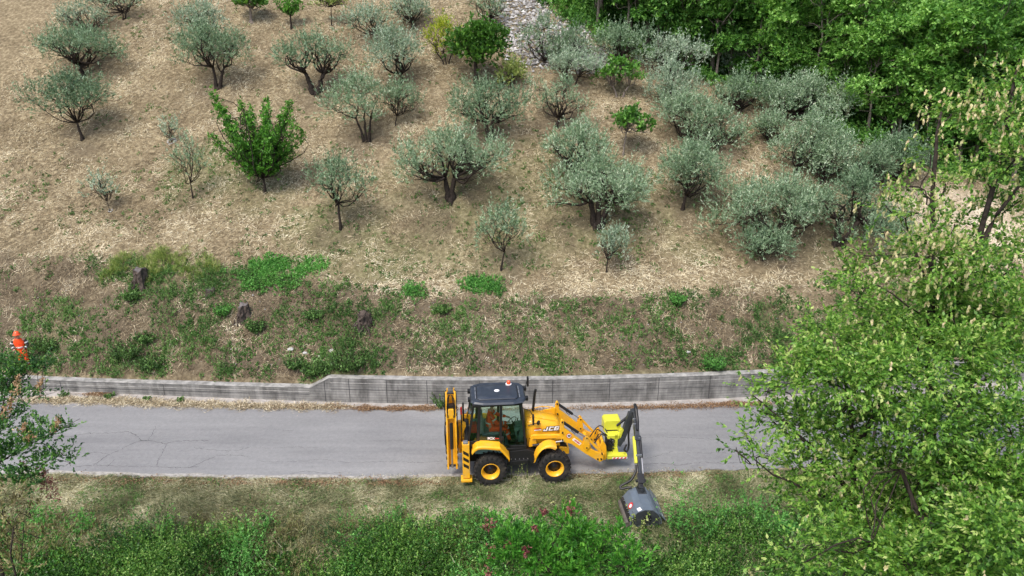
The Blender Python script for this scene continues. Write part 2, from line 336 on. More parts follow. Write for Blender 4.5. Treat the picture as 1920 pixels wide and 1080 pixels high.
# ------------------------------------------------------------------ where the olives stand
OT='olive_tree'
O=[ # label, base, crown centre, size, opts
('small olive with a slim forked trunk, lower of the two at the upper left corner',155,262,147,182,150,88,dict(tr=.10,leaf='oliveDark')),
('flat topped olive with a thick forked trunk above the slim forked olive',156,142,152,86,150,66,dict(tr=.17,leaf='oliveDark')),
('wispy pale olive with two thin stems near the top left corner',172,62,160,32,105,48,dict(tr=.05,forks=[(-.5,0),(.35,0)],dens=.6,leaf='olivePale')),
('olive with a dark heap round its foot at the top left',232,38,222,2,110,42,dict(tr=.07,forks=[(0,0),(.2,.1)],dens=.8)),
('tall double crowned olive with twin trunks splayed from one foot',407,166,402,92,130,90,dict(tr=.13,forks=[(-.12,0),(.6,0)],fz=1.2)),
('round olive crown directly behind the twin trunked olive',398,112,385,40,92,66,dict(tr=.12,leaf='olivePale')),
('olive with a thick dark trunk split into a wide Y, flared at the root',593,174,598,98,132,66,dict(tr=.2,forks=[(-.55,0),(.5,0)],fz=1.1,leaf='oliveDark')),
('broad multi stemmed olive on a mossy stool with one limb reaching right',688,264,672,190,130,118,dict(tr=.09,forks=[(-.5,0),(-.1,0),(.35,0)],fz=1.2,dens=.9)),
('pale olive with a black twisted trunk left of the yellow green shrub',752,158,745,95,112,84,dict(tr=.14,leaf='olivePale')),
('silvery olive cut by the top edge, above the pale olive left of the yellow shrub',774,54,768,16,86,56,dict(tr=.10,leaf='olivePale')),
('faint pale olive low on its left side, near the top edge in the middle left',708,78,690,38,88,50,dict(tr=.07,dens=.7,leaf='olivePale')),
('olive beside the rubble heap, cut by the top edge',922,52,914,10,74,52,dict(tr=.09)),
('wide olive with a pair of dark trunks below the round dark green tree',918,262,915,200,132,92,dict(tr=.15,forks=[(-.15,0),(.2,0)],fz=1.0,k=8)),
('neat round olive with a leaning V trunk in the upper middle',1043,240,1050,182,98,74,dict(tr=.12)),
('big spreading olive with a mossy gnarled trunk in the middle of the slope',843,374,845,292,222,104,dict(tr=.2,forks=[(-.15,0),(.3,0)],fz=1.1,k=11,dens=1.05)),
('largest and densest olive, many stemmed, in the centre right of the slope',1122,422,1128,348,204,104,dict(tr=.2,forks=[(-.5,0),(0,0),(.5,.1)],fz=1.3,k=11,dens=1.1)),
('dense olive crown rising just behind the largest many stemmed olive',1080,345,1078,272,122,84,dict(tr=.16,k=7)),
('young slender olive leaning right on the pale straw near the bank',936,507,945,425,102,84,dict(tr=.06,forks=[(.25,0)],k=5,dens=.75,up=1.1)),
('thin young olive with feathery upright twigs right of the leaning one',1135,512,1148,454,66,60,dict(tr=.045,k=4,dens=.65,up=1.2,leaf='olivePale')),
('thin crowned olive with one dark straight trunk right of the vase shaped plum',638,428,641,334,124,76,dict(tr=.085,dens=.62,k=7)),
('sparse young olive over green weeds left of the vase shaped plum',362,373,362,298,72,82,dict(tr=.05,dens=.5,k=5,up=1.)),
('olive with dense dark crown and curved trunk right of the small fig',1275,394,1290,312,116,92,dict(tr=.12,forks=[(.25,0)])),
('dense rounded olive with a straight trunk left of the bare rubble heap foot',1025,122,1020,76,84,84,dict(tr=.12)),
('olive partly hidden behind the dense rounded one by the rubble',1082,108,1075,84,76,70,dict(tr=.12)),
('low pale olive with two thin crooked trunks below the rubble',1075,160,1082,120,102,50,dict(tr=.07,forks=[(-.4,0),(.3,0)],leaf='olivePale')),
('grey green olive against the dark forest, left of the pair of figs tops',1160,122,1168,80,104,62,dict(tr=.13)),
('spreading olive at the forest edge, third crown right of the rubble',1258,142,1256,104,112,58,dict(tr=.13,leaf='olivePale')),
('tall silvery olive standing out against the dark forest, with a leaning trunk',1402,158,1412,100,116,96,dict(tr=.15,leaf='olivePale',forks=[(-.1,0),(.4,0)])),
('loose olive below the spreading forest edge olive',1250,205,1258,162,84,76,dict(tr=.10,leaf='olivePale')),
('olive in the crowded row, dark limbs showing, above the curved trunk olive',1290,262,1288,214,100,84,dict(tr=.12)),
('low bushy olive right of the dark limbed one in the crowded row',1345,280,1346,240,104,68,dict(tr=.11)),
('grey olive below the tall silvery one',1388,212,1385,176,90,60,dict(tr=.12)),
('wide olive touching the gully edge left of the white flowering shrub',1492,222,1500,186,158,80,dict(tr=.15,k=9)),
('small rounded olive between the wide gully edge olive and the crowded row',1440,268,1438,240,62,50,dict(tr=.08)),
('tall olive with a twisted dark trunk in the middle of the right hand thicket',1490,324,1505,262,112,92,dict(tr=.13)),
('dense olive just right of the twisted dark trunk in the right hand thicket',1540,342,1546,292,100,88,dict(tr=.13)),
('large olive with thick clustered trunks and one leaning stem',1568,458,1592,392,190,128,dict(tr=.17,forks=[(-.15,0),(.15,.1),(.9,0)],fz=1.2,k=11,leaf='oliveDark')),
('broad bright olive left of the clustered trunks, its skirt touching the ground',1452,452,1440,388,200,106,dict(tr=.15,k=10,forks=[(-.3,0),(.3,0)])),
('low shrubby olive sucker mound under the broad bright olive',1430,488,1430,458,84,64,dict(tr=.05,k=4,leaf='oliveDark')),
('olive at the upper edge of the right thicket beside the bare path',1622,352,1620,312,98,80,dict(tr=.12)),
('rightmost dark olive of the thicket, half behind the tall hornbeam',1686,345,1680,296,112,76,dict(tr=.12,leaf='oliveDark')),
('shaded olive seen through the hornbeam twigs at the right edge',1840,285,1840,240,104,70,dict(tr=.12,leaf='oliveDark')),
]
TBASE=[(cast(o[1],o[2],H),o[5]*.011) for o in O]
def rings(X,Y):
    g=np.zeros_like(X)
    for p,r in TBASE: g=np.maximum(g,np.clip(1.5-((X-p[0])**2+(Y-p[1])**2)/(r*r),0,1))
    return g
# ------------------------------------------------------------------ the ground
xs=np.concatenate([np.linspace(-140,-32,28),np.arange(-31.5,36,.16),np.linspace(37,150,28)])
ss=np.concatenate([np.linspace(-60,-14,14),np.arange(-13.5,-.4,.2),[-.25,.05,.14],np.arange(.26,14,.12),np.arange(14,34,.22),np.linspace(35,150,40)])
SX,XX=np.meshgrid(ss,xs,indexing='ij');YY=SX+yw(np.clip(XX,-60,60))
YY=np.where((SX>.05)&(SX<.27),YY,YY)
ZZ=H(XX,YY);ZZ=np.where((SX>.1)&(SX<.3),wallh(XX)-.12,ZZ);ZZ=np.where(SX<=.1,np.minimum(ZZ,-.03),ZZ)
off=np.where(SX>.5,1,0)+np.where(YY<yn(XX)-.2,1,0)
rough=(fbm(XX*1.6,YY*1.6,11,4)-.5)*.16+(fbm(XX*5,YY*5,12,2)-.5)*.05
bankm=sstep(.2,.8,SX)*(1-sstep(screst(XX)-.3,screst(XX)+.9,SX-WT))
ZZ=ZZ+off*rough*(1+1.1*bankm)
def gpatch(X,Y):
    """strength of green ground cover: ellipses read off the photo, laid on the slope"""
    g=np.zeros_like(X)
    for (cx,cy,rx,ry,s) in GP:
        d=((X-cx)/rx)**2+((Y-cy)/ry)**2;g=np.maximum(g,s*np.clip(1.35-d-.9*(fbm(X*1.3,Y*1.3,31,3)-.5)*2,0,1))
    return g
GP=[]
for (u,v,ru,rv,s) in [(515,508,88,34,1),(300,505,110,28,.45),(400,320,95,60,.45),(740,490,90,40,.45),(640,450,130,80,.45),(1010,370,330,100,.34),(905,537,45,14,.6),(775,548,22,10,.8),
                      (280,665,50,40,.7),(600,620,130,50,.45),(650,680,90,28,.9),(120,640,90,60,.4),(1100,640,330,80,.3),(1350,680,90,22,.75),(1030,690,60,14,.7),(1560,660,160,90,.75),(480,350,90,50,.3),(330,560,110,60,.45),(1560,420,160,90,.28),(1290,470,70,30,.3),(880,470,200,60,.3)]:
    p=cast(u,v,h0);pt=cast(u,v-rv,h0);zc=proj(p)[2]
    GP.append((p[0],p[1],ru*zc/FPX,max(.4,abs(pt[1]-p[1])),s))
soil=bankm*(.35+.5*sstep(.35,.6,fbm(XX*.5,YY*.5,41,3)))+.35*sstep(.2,.7,SX)*(1-sstep(.7,1.5,SX))
bey=beyond(XX,YY)
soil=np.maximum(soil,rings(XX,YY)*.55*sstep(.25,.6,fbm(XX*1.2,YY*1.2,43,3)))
green=np.clip(gpatch(XX,YY)*.8,0,1);green=np.maximum(green,sstep(0,1.2,bey)*sstep(.3,1,SX)*.85)
d_=yn(XX)-YY
green=np.where(d_>0,.25+.2*sstep(-8,0,XX)+.45*sstep(2.6,3.8,d_-.7*(XX<-5)),green)
sand=np.zeros_like(XX)
for (u,v,rx,ry) in [(1800,400,3.6,1.7),(1870,435,2.2,1.2)]:
    p=cast(u,v,h0);sand=np.maximum(sand,np.clip(1.3-((XX-p[0])/rx)**2-((YY-p[1])/ry)**2,0,1))
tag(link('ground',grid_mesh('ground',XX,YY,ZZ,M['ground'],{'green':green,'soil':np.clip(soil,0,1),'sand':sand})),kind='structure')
def road_strip(name,ya,yb,z,mat,x0=-60,x1=60,thick=.05,rag=0.,k=5):
    X1=np.arange(x0,x1,.1)
    a=ya(X1)+rag*(fbm(X1*1.7,X1*0,3,4)-.5);b=yb(X1)
    rows=[(a,z-thick)]+[(a+(b-a)*i/k,z) for i in range(k+1)]+[(b,z-thick)]
    X=np.stack([X1]*len(rows));Y=np.stack([r[0] for r in rows]);Z=np.stack([np.full_like(X1,r[1]) for r in rows])
    return link(name,grid_mesh(name,X,Y,Z,mat,smooth=False))
road=tag(road_strip('road',yn,yf,0,M['asphalt'],rag=.30),kind='structure')
tag(road_strip('gutter',lambda X:yf(X)-.06*0+.012,lambda X:yw(X)-.004,.012,M['gutter'],rag=.0),kind='structure')
tag(road_strip('road_edge',lambda X:yn(X)-.13*np.interp(X,[-20,-5,0,4],[1.2,.9,.3,.1]),lambda X:yn(X)+.09*fbm(X*1.1,X*0,8,3)/.5+.02,-.008+.013,M['edgegrit'],x0=-22,x1=1.5,rag=.42),kind='structure')
# cracks in the asphalt, a hair above it
def onz(u,v,z=0):
    r=ray(u,v);t=(z-CAM_H)/r[2];return np.array([0,0,CAM_H])+r*t
def cracks():
    g=np.random.default_rng(3);Q=[]
    lines=[([(0,815),(30,812),(70,818),(135,818),(165,812),(200,813),(240,809),(255,816),(266,826),(285,827),(310,833),(325,828),(345,827),(390,826)],1.3),
      ([(278,826),(262,827),(240,835),(220,846),(205,852),(192,860),(175,873)],1.4),([(312,833),(306,846),(297,862),(292,875)],1.0),([(292,800),(285,815),(278,826)],.7),
      ([(140,875),(180,872),(230,874),(290,875),(340,877),(372,875)],.9),([(362,839),(395,844),(440,846),(470,838)],.8),([(356,877),(382,865),(405,855),(430,853),(470,856)],.9),
      ([(150,850),(180,848),(205,852)],.7),([(200,875),(215,862),(232,856)],.6),([(545,888),(575,883),(610,888),(640,886)],.7),([(530,807),(548,808)],.7),
      ([(700,827),(740,826),(770,828)],.7),([(700,866),(740,865),(790,868),(830,864)],.8),([(480,865),(530,866),(600,862),(660,868),(700,866)],.5),([(1195,822),(1230,819),(1290,821),(1350,825)],.7),
      ([(1190,862),(1220,858),(1250,850),(1262,846)],.6),([(1195,873),(1235,868),(1275,872),(1320,866),(1355,870),(1400,866)],.9),([(1280,848),(1320,850),(1360,848)],.6),([(470,838),(500,840),(560,838),(600,840)],.4)]
    for pts,wd in lines:
        W=[onz(u,v,.0)[:2] for u,v in pts];F=[]
        for a,b in zip(W[:-1],W[1:]):
            n=max(2,int(np.linalg.norm(b-a)/.07))
            for k in range(n): F.append(a+(b-a)*k/n+g.normal(0,.018,2))
        F.append(W[-1]);F=np.array(F)
        for i in range(len(F)-1):
            d=F[i+1]-F[i];L=np.linalg.norm(d)
            if L<1e-4 or g.uniform()<.06: continue
            nn=np.array([-d[1],d[0]])/L*(.003+.006*g.uniform())*wd
            e=d*.12
            Q.append([(*(F[i]-nn-e),.0035),(*(F[i+1]-nn+e),.0035),(*(F[i+1]+nn+e),.0035),(*(F[i]+nn-e),.0035)])
    Q=np.array(Q);Q[:,:,2]+=g.uniform(0,.001,(len(Q),1));return Q
link('cracks',poly_mesh('cracks',cracks(),M['crack']),road)

# ------------------------------------------------------------------ retaining wall
def wall():
    root=empty('retaining_wall',(0,float(yw(0.)),0),'weathered grey concrete retaining wall along the far side of the road, stepping up halfway','wall')
    oy=float(yw(0.))
    def part(name,x0,x1,ztop,front,back,zb=-.1,mat='concrete',step=.15):
        X=np.unique(np.concatenate([np.arange(x0,x1,step),[x1]]));zt=ztop(X);yf0=yw(X)+front-oy;yb0=yw(X)+back-oy
        zbb=zb(X) if callable(zb) else np.full_like(X,zb)
        rows=[(yf0,zbb),(yf0,zt-.018),(yf0+.018,zt),(yb0-.018,zt),(yb0,zt-.018),(yb0,zbb)]
        me=grid_mesh(name,np.stack([X]*6),np.stack([r[0] for r in rows]),np.stack([r[1] for r in rows]),M[mat],smooth=False)
        bm=bmesh.new();bm.from_mesh(me)
        bm.edges.ensure_lookup_table();bmesh.ops.holes_fill(bm,edges=[e for e in bm.edges if e.is_boundary],sides=12);bm.to_mesh(me);bm.free()
        return link(name,me,root)
    lime=lambda X:wallh(X)
    part('low_wall',-60,-8.253,lambda X:wallh(X)-.045,0,WT)
    part('ramp_wall',-8.25,-7.453,lambda X:wallh(X)-.045,.003,WT)
    part('high_wall',-7.45,60,lambda X:wallh(X)-.045,0,WT)
    part('coping',-60,60,lambda X:wallh(X)+.008*np.sin(X*2.3)*np.sin(X*.9),-.012,WT+.012,lambda X:wallh(X)-.043,'coping',.1)
    for (x0,x1,dz,hh) in [(-7.4,18,.235,.022),(-7.4,-.5,.52,.012),(-.5,18,.55,.012),(-20,-8.3,.2,.02),(-20,-8.3,.33,.012)]:
        part('pour_line',x0,x1,lambda X:wallh(X)-dz+.006*np.sin(X*7),-.004-.001*(hh<.02),.01,lambda X:wallh(X)-dz-hh*(.6+.4*np.sin(X*3.1)**2),'lime' if hh>.015 else 'crack')
    for u in (95,300,612,658,728,803,900,1035,1141,1233,1330,1440):
        X=onz(u,752)[0]
        part('joint',X-.011,X+.011,lambda X:wallh(X)-.05,-.008,.012,.03,'crack')
wall()

# ------------------------------------------------------------------ straw, mown grass, weeds, stones, litter (stuff)
def keep(P,m=60):
    u,v,zc=proj(P);return (u>-m)&(u<1920+m)&(v>-m)&(v<1080+m)
def blades(n,sx,sy,dens,mat,name,label,l=(.12,.34),wd=(.009,.02),lift=.05,rise=.12,seed=1,tb=.5,tfun=None):
    g=np.random.default_rng(seed);X=g.uniform(*sx,n);Y=g.uniform(*sy,n)
    k=g.uniform(size=n)<dens(X,Y);X=X[k];Y=Y[k];Z=H(X,Y)+(fbm(X*1.6,Y*1.6,11,4)-.5)*.16
    P=np.stack([X,Y,Z],-1);k=keep(P);P=P[k];X=X[k];Y=Y[k];n=len(P)
    an=fbm(X*.7,Y*.7,77,3)*12+g.normal(0,.8,n);L=g.uniform(*l,n);e=.12
    sx_=(H(X+e,Y)-H(X-e,Y))/(2*e);sy_=(H(X,Y+e)-H(X,Y-e))/(2*e)
    dx=np.cos(an);dy=np.sin(an)*.8;dz=dx*sx_+dy*sy_+g.uniform(-.05,rise,n)*2
    D=norm(np.stack([dx,dy,dz],-1));P=P+np.array([0,0,1.])*(g.uniform(0,1,n)[:,None]**2*lift+.012)
    Wv=norm(np.cross(D,norm(g.normal(size=(n,3))+np.array([0,0,1.2]))))*g.uniform(*wd,n)[:,None]
    Q=np.stack([P-D*L[:,None]*.5-Wv*.5,P-D*L[:,None]*.5+Wv*.5,P+D*L[:,None]*.5],1)
    ti=g.uniform(-.38,.38,n)+tb+(fbm(X*1.1,Y*1.1,21,3)-.5)*1.1
    if tfun is not None: ti=ti+tfun(X,Y)
    return tag(link(name,poly_mesh(name,Q,M[mat],np.clip(ti,0,1))),label,'dry grass',kind='stuff')
def dens_hill(X,Y):
    s=Y-yw(X)-WT;b=beyond(X,Y);d=np.where(s>.15,1.,0)*(1-.8*np.clip(gpatch(X,Y),0,1))*np.where(b>.2,0.05,1)
    bank=(s<screst(X)-.2);d=d*np.where(bank,.85+.4*(fbm(X*.9,Y*.9,51,3)>.5),.55+.45*fbm(X*.8,Y*.8,52,3))
    d=d*(1-.55*rings(X,Y))*(1-.75*sstep(.56,.66,fbm(X*.55,Y*.7,57,3)))
    return d*np.interp(s,[0,8,20,30],[1,.95,.7,.5])
def straw_t(X,Y):
    s=Y-yw(X)-WT;k=s-screst(X)
    return .26*np.exp(-((k-.8)/1.3)**2)*sstep(-14,-6,X)-.22*(k<0)+.04-.12*sstep(.3,1,fbm(X*.25,Y*.25,61,2)*1.3)+.5*(fbm(X*.22+Y*.3,Y*.9-X*.3,63,3)-.5)-.18*rings(X,Y)+.08
blades(640000,(-30,30),(27.2,56),dens_hill,'straw','dry_grass','cut straw and dead grass lying over the olive grove slope',seed=5,tfun=straw_t,lift=.09,wd=(.010,.026),rise=.2)
def dens_verge(X,Y):
    d=yn(X)-Y;return np.where((d>.12)&(d<4.6),1-.85*sstep(3.1,4.6,d+.6*(fbm(X*.8,Y*.8,3,2)-.5)),0)
blades(380000,(-17,14),(17,22.6),dens_verge,'mown','mown_grass','pale mown grass on the verge between the road and the brambles',l=(.07,.2),wd=(.008,.017),lift=.09,rise=.5,seed=6,tb=.5,
       tfun=lambda X,Y:.25*(fbm(X*.5,Y*.9,9,3)-.5)*2-.1*sstep(-4,3,X))
def cover(name,label,n,sx,sy,prob,mat,r=(.1,.35),leaf=(.05,.03),nl=14,hgt=.16,seed=1,per=9,cat='weeds',tb=.5,up=1.,flat=.3,clump=.25,sh=1.,relief=.5,tn_amp=.7):
    g=np.random.default_rng(seed);X=g.uniform(*sx,n);Y=g.uniform(*sy,n);k=g.uniform(size=n)<prob(X,Y);X=X[k];Y=Y[k]
    Z=H(X,Y);P=np.stack([X,Y,Z],-1);k=keep(P);P=P[k];m=len(P)
    rr=g.uniform(*r,m);cnt=per
    an=g.uniform(0,6.283,(m,cnt));q=np.sqrt(g.uniform(0,1,(m,cnt)))*rr[:,None]
    px=P[:,None,0]+np.cos(an)*q;py=P[:,None,1]+np.sin(an)*q
    pz=H(px,py)+(fbm(px*1.6,py*1.6,11,4)-.5)*.16+.01
    SP=np.stack([px,py,pz],-1).reshape(-1,3)
    D=norm(np.stack([np.cos(an)*q/rr[:,None]*.8,np.sin(an)*q/rr[:,None]*.8,np.full_like(q,up)],-1).reshape(-1,3)+g.normal(0,.25,(m*cnt,3)))
    L=(hgt*(1.2-.6*(q/rr[:,None]))*(.5+rr[:,None]/r[1])).reshape(-1)*g.uniform(.7,1.2,m*cnt)
    hn=fbm(SP[:,0]*.8,SP[:,1]*.8,seed+3,3);L=L*(1+relief*(hn-.5)*3.2).clip(.25,2.4)
    Q,ti=leaf_quads(g,SP,D,L,nl,leaf[0],leaf[1],.9*sh,0,flat,tbase=tb,clump=clump,tvar=.3)
    tn=(fbm(SP[:,0]*.6,SP[:,1]*.9,seed+5,3)-.5)*tn_amp;ti=np.clip(ti+np.repeat(tn,nl),0,1)
    return tag(link(name,poly_mesh(name,Q,M[mat],ti)),label,cat,kind='stuff')
def p_bank(X,Y):
    s=Y-yw(X)-WT;f=fbm(X*.75,Y*.75,91,3);g_=gpatch(X,Y)
    return np.where((s>.1)&(s<screst(X)+.3),np.clip((f-.47+.04*(X<-8))*3.6,0,1)*.75+.95*g_+.05,0)
cover('bank_weeds','green weeds scattered down the steep bank above the concrete wall',7200,(-24,18),(27.4,33),p_bank,'weed',r=(.05,.30),nl=10,per=11,seed=11,hgt=.17,leaf=(.05,.032),relief=1.)
def p_patch(X,Y):
    s=Y-yw(X)-WT;out=np.zeros_like(X)
    for i in (0,6,7): cx,cy,rx,ry,_=GP[i];out=np.maximum(out,np.clip(1.35-((X-cx)/rx)**2-((Y-cy)/ry)**2-.9*(fbm(X*1.3,Y*1.3,31,3)-.5)*2,0,1))
    return out*(s>1)*np.where(fbm(X*2.2,Y*2.2,35,2)<.42,.15,.8)
cover('clover_patch','bright green patch of leafy weeds on the crest of the bank above the stumps',9000,(-16,2),(29,36),p_patch,'weedB',r=(.1,.3),nl=12,per=10,seed=12,hgt=.16,leaf=(.06,.042))
def p_gy(X,Y):
    cx,cy,rx,ry,_=GP[1];return np.clip(1.3-((X-cx)/rx)**2-((Y-cy)/ry)**2-1.2*(fbm(X*1.1,Y*1.1,33,3)-.5)*2,0,1)*np.where(fbm(X*1.6,Y*1.6,36,2)<.5,.06,.55)
cover('fresh_grass','yellow green tufts of fresh grass round the first tree stump on the crest',3200,(-19,-8),(29.5,36),p_gy,'grassY',r=(.08,.25),nl=9,per=12,seed=13,hgt=.2,leaf=(.17,.012),cat='grass',up=1.6,sh=.45)
def p_grove(X,Y):
    s=Y-yw(X)-WT;f=fbm(X*.45,Y*.45,95,3);g_=gpatch(X,Y);b=beyond(X,Y)
    return np.where((s>screst(X))&(b<1),np.clip((f-.45)*2.4,0,1)*.7*np.interp(s,[3,10,22],[1,.6,.3])+.75*g_+.04,0)
cover('grove_weeds','small low green weeds dotted through the straw between the olive trees',14000,(-28,26),(29,54),p_grove,'weed',r=(.05,.2),nl=8,per=7,seed=14,hgt=.08,leaf=(.05,.03),tb=.55)
def p_gully(X,Y):
    b=beyond(X,Y);return np.where((b>0)&(b<14)&(Y>30),1,0)
cover('gully_undergrowth','dark green undergrowth covering the gully under the forest trees',9000,(-2,45),(31,62),p_gully,'forestD',r=(.2,.7),nl=9,per=9,seed=15,hgt=.8,leaf=(.15,.10),cat='undergrowth')
def p_bram(X,Y):
    d=yn(X)-Y+.9*(fbm(X*.55,Y*.55,8,3)-.5)*2-.3*(1-sstep(-8,-3,X));gp=fbm(X*1.1,Y*1.4,28,3);return (1-.9*((np.abs(X-3.7)<1.1)&(Y>18.6)))*(sstep(2.3,4.2,d)**1.3)*(Y>11)*np.where(gp<.38,.15,1)
cover('bramble_undergrowth','dense green bramble and scrub filling the slope below the mown verge',16000,(-18,15),(12,20),p_bram,'bramble',r=(.12,.40),nl=12,per=10,seed=16,hgt=.42,leaf=(.06,.042),cat='undergrowth',tb=.42,up=1.0,clump=.28,relief=1.3,tn_amp=1.3)
def p_mix(lo,hi,sd,far=1.8):
    return lambda X,Y:(1-.95*((np.abs(X-3.7)<1.3)&(Y>18.4)))*sstep(far,far+1.3,yn(X)-Y-.35*(1-sstep(-8,-3,X))+.5*(fbm(X*.7,Y*.7,sd+1,2)-.5))*(Y>11)*sstep(lo,hi,fbm(X*.5,Y*.6,sd,3))
cover('scrub_shoots','brighter leafy shoots standing in clumps among the brambles',5200,(-18,15),(12,20),p_mix(.48,.6,121),'weedB',r=(.08,.3),nl=12,per=7,seed=71,hgt=.55,leaf=(.085,.036),cat='undergrowth',tb=.5,up=1.6,flat=.3,relief=1.3)
cover('scrub_dark','dark small leaved scrub patches among the brambles',6000,(-18,15),(12,20),p_mix(.47,.58,131),'sumac',r=(.1,.35),nl=14,per=9,seed=72,hgt=.38,leaf=(.045,.03),cat='undergrowth',tb=.5,relief=1.3)
cover('scrub_dry','dry brownish growth thinning into the mown verge',5000,(-18,15),(12,20.4),p_mix(.46,.6,141,1.5),'drybush',r=(.1,.35),nl=9,per=9,seed=73,hgt=.3,leaf=(.11,.012),cat='undergrowth',tb=.55,up=1.4,sh=.5)
blades(26000,(-17,14),(13,19.6),lambda X,Y:np.where(yn(X)-Y>2.3,.6,0),'mown','dead_stems','pale dead stems and grass poking out of the bramble scrub',l=(.2,.6),wd=(.006,.014),lift=.5,rise=.8,seed=66,tb=.5)
cover('verge_weeds','low green regrowth in the mown verge beside the road',5200,(-17,14),(18,22.3),lambda X,Y:np.where(yn(X)-Y>.3,np.clip((fbm(X*.8,Y*1.2,18,3)-.38-.08*(X<-7))*3,0,1)*.9,0),'weed',r=(.05,.25),nl=8,per=8,seed=17,hgt=.09,leaf=(.045,.016),tb=.7)
def stones(name,label,n,sx,sy,prob,size,seed,parent=None,cat='stones',kind='stuff',mat='gravelwhite'):
    g=np.random.default_rng(seed);X=g.uniform(*sx,n);Y=g.uniform(*sy,n);k=g.uniform(size=n)<prob(X,Y);X=X[k];Y=Y[k]
    n=len(X);Z=H(X,Y)+(fbm(X*1.6,Y*1.6,11,4)-.5)*.16;r=g.uniform(*size,n)**1.0
    # irregular octahedra
    base=np.array([(1,0,0),(0,1,0),(-1,0,0),(0,-1,0),(0,0,.75),(0,0,-.5)],float);V=base[None]*g.uniform(.55,1.25,(n,6,1))*r[:,None,None]
    a=g.uniform(0,6.28,n);c,s_=np.cos(a),np.sin(a);Vx=V[...,0]*c[:,None]-V[...,1]*s_[:,None];Vy=V[...,0]*s_[:,None]+V[...,1]*c[:,None]
    V=np.stack([Vx+X[:,None],Vy+Y[:,None],V[...,2]+Z[:,None]],-1)
    F=[(0,1,4),(1,2,4),(2,3,4),(3,0,4)];Q=np.concatenate([V[:,list(f)] for f in F],0);ti=np.tile(np.clip(g.normal(.5,.25,n),0,1),4)
    return tag(link(name,poly_mesh(name,Q,M[mat],np.clip(ti+g.uniform(-.12,.12,len(ti)),0,1)),parent),label,cat,kind=kind)
stones('bank_stones','small white stones and chippings scattered down the bank',2600,(-22,16),(27.5,33),lambda X,Y:np.where((Y-yw(X)>.5)&(Y-yw(X)<4.2),.25+.6*(fbm(X*.6,Y*.6,71,3)>.55),0),(.012,.045),21)
pS=[cast(u,v,h0) for u,v in ((985,30),(1000,90),(1100,110),(1060,70))]
def p_scree(X,Y):
    out=np.zeros_like(X)
    for p,(rx,ry) in zip(pS,((1.9,5.),(1.6,2.2),(1.5,1.5),(1.8,1.8))): out=np.maximum(out,np.clip(1.25-((X-p[0])/rx)**2-((Y-p[1])/ry)**2-.4*(fbm(X,Y,5,2)-.5)*2,0,1))
    return out
stones('rubble','heap of grey white rubble stones tumbling down beside the forest edge',16000,(-3,8),(42,60),p_scree,(.05,.2),22)
stones('edge_stones','pale stones lining the edge of the grove above the gully',1500,(10,22),(33,48),lambda X,Y:np.where(np.abs(beyond(X,Y)+.1)<.25,.5,0),(.04,.13),23)
def litter(name,label,pts,n,seed,mat,wy=.16,sz=(.05,.03),h=.03):
    g=np.random.default_rng(seed);Ps=[]
    for (u,v,hw,dens) in pts:
        c=onz(u,v);k=int(n*dens);x=c[0]+g.normal(0,hw,k);y=c[1]+g.normal(0,wy,k)*(1+.5*np.sin(x*5));Ps.append(np.stack([x,np.minimum(y,yw(x)-.03),g.uniform(.016,.016+h,k)],-1))
    P=np.concatenate(Ps);m=len(P);D=norm(g.normal(size=(m,3))*np.array([1,1,.25]))
    Q,ti=leaf_quads(g,P,D,np.full(m,.02),1,sz[0],sz[1],.3,0,.6);Q[...,2]=np.maximum(Q[...,2],.015)
    return tag(link(name,poly_mesh(name,Q,M[mat],ti)),label,'litter',kind='stuff')
litter('leaf_litter','brown dead leaves drifted along the foot of the concrete wall',[(780,766,.6,1.6),(735,767,.8,.8),(690,766,.3,.7),(560,763,.7,.8),(620,763,.5,.6),(185,740,.3,.7),(1160,765,1.2,1),(1260,764,1.2,1),(1340,760,1.3,1.2),(1390,757,.7,.9),(950,768,2,.5)],1500,31,'brownleaf',.09)
litter('straw_drift','pale straw drifted along the far edge of the road',[(150,750,1.1,1.3),(240,754,1.1,1.3),(330,758,1.2,1.2),(430,761,1.2,1.2),(520,763,1,1),(600,764,.7,.6),(100,752,.8,.9)],2600,32,'straw',.13,(.16,.014))
litter('clippings','green grass clippings thrown on the road edge by the mower',[(1180,888,1.0,.8),(1080,892,.9,.6),(1280,884,.8,.5),(760,893,1.2,.5),(1000,896,1.2,.5)],500,34,'mown',.12,(.05,.012))
litter('verge_litter','brown leaf crumbs along the near edge of the asphalt',[(150,899,1.2,.6),(300,903,1.2,.6),(450,906,1.2,.7),(620,905,1.2,.8),(760,905,1.2,.8),(1150,892,1,.5),(1300,890,1,.5)],1200,33,'brownleaf',.13)
# ------------------------------------------------------------------ backhoe loader
M['yellow_paint']=plain('yellow_paint',(.84,.42,.015),.38,0,.06,3,.5,dirt=(.50,.33,.12),coat=.15)
M['lime_paint']=plain('lime_yellow_paint',(.60,.60,.05),.38,0,.05,3,.5,coat=.2)
M['navy']=plain('dark_blue_grey_roof',(.028,.036,.052),.42,0,.15,5,.5,dirt=(.075,.085,.10))
M['black']=plain('black_paint',(.012,.012,.013),.45,0,.2,5,.5)
M['rubber']=plain('tyre_rubber',(.020,.019,.018),.8,0,.3,9,.3,dirt=(.10,.085,.065))
M['steel']=plain('bare_steel',(.45,.45,.47),.35,.8,.1,6)
M['greymetal']=plain('mower_grey_paint',(.125,.155,.19),.4,.1,.1,5,.5,dirt=(.13,.15,.16))
M['white']=plain('white_decal',(.78,.78,.78),.5,0,.04)
M['red']=plain('red_decal',(.62,.03,.03),.45,0,.05)
M['redlamp']=plain('red_lamp',(.35,.012,.01),.2,0,.05)
M['orange']=plain('orange_lens',(.85,.09,.02),.25,0,.05,coat=.5)
M['hivis']=plain('orange_hi_vis_cloth',(.90,.085,.02),.8,0,.12,9,.2)
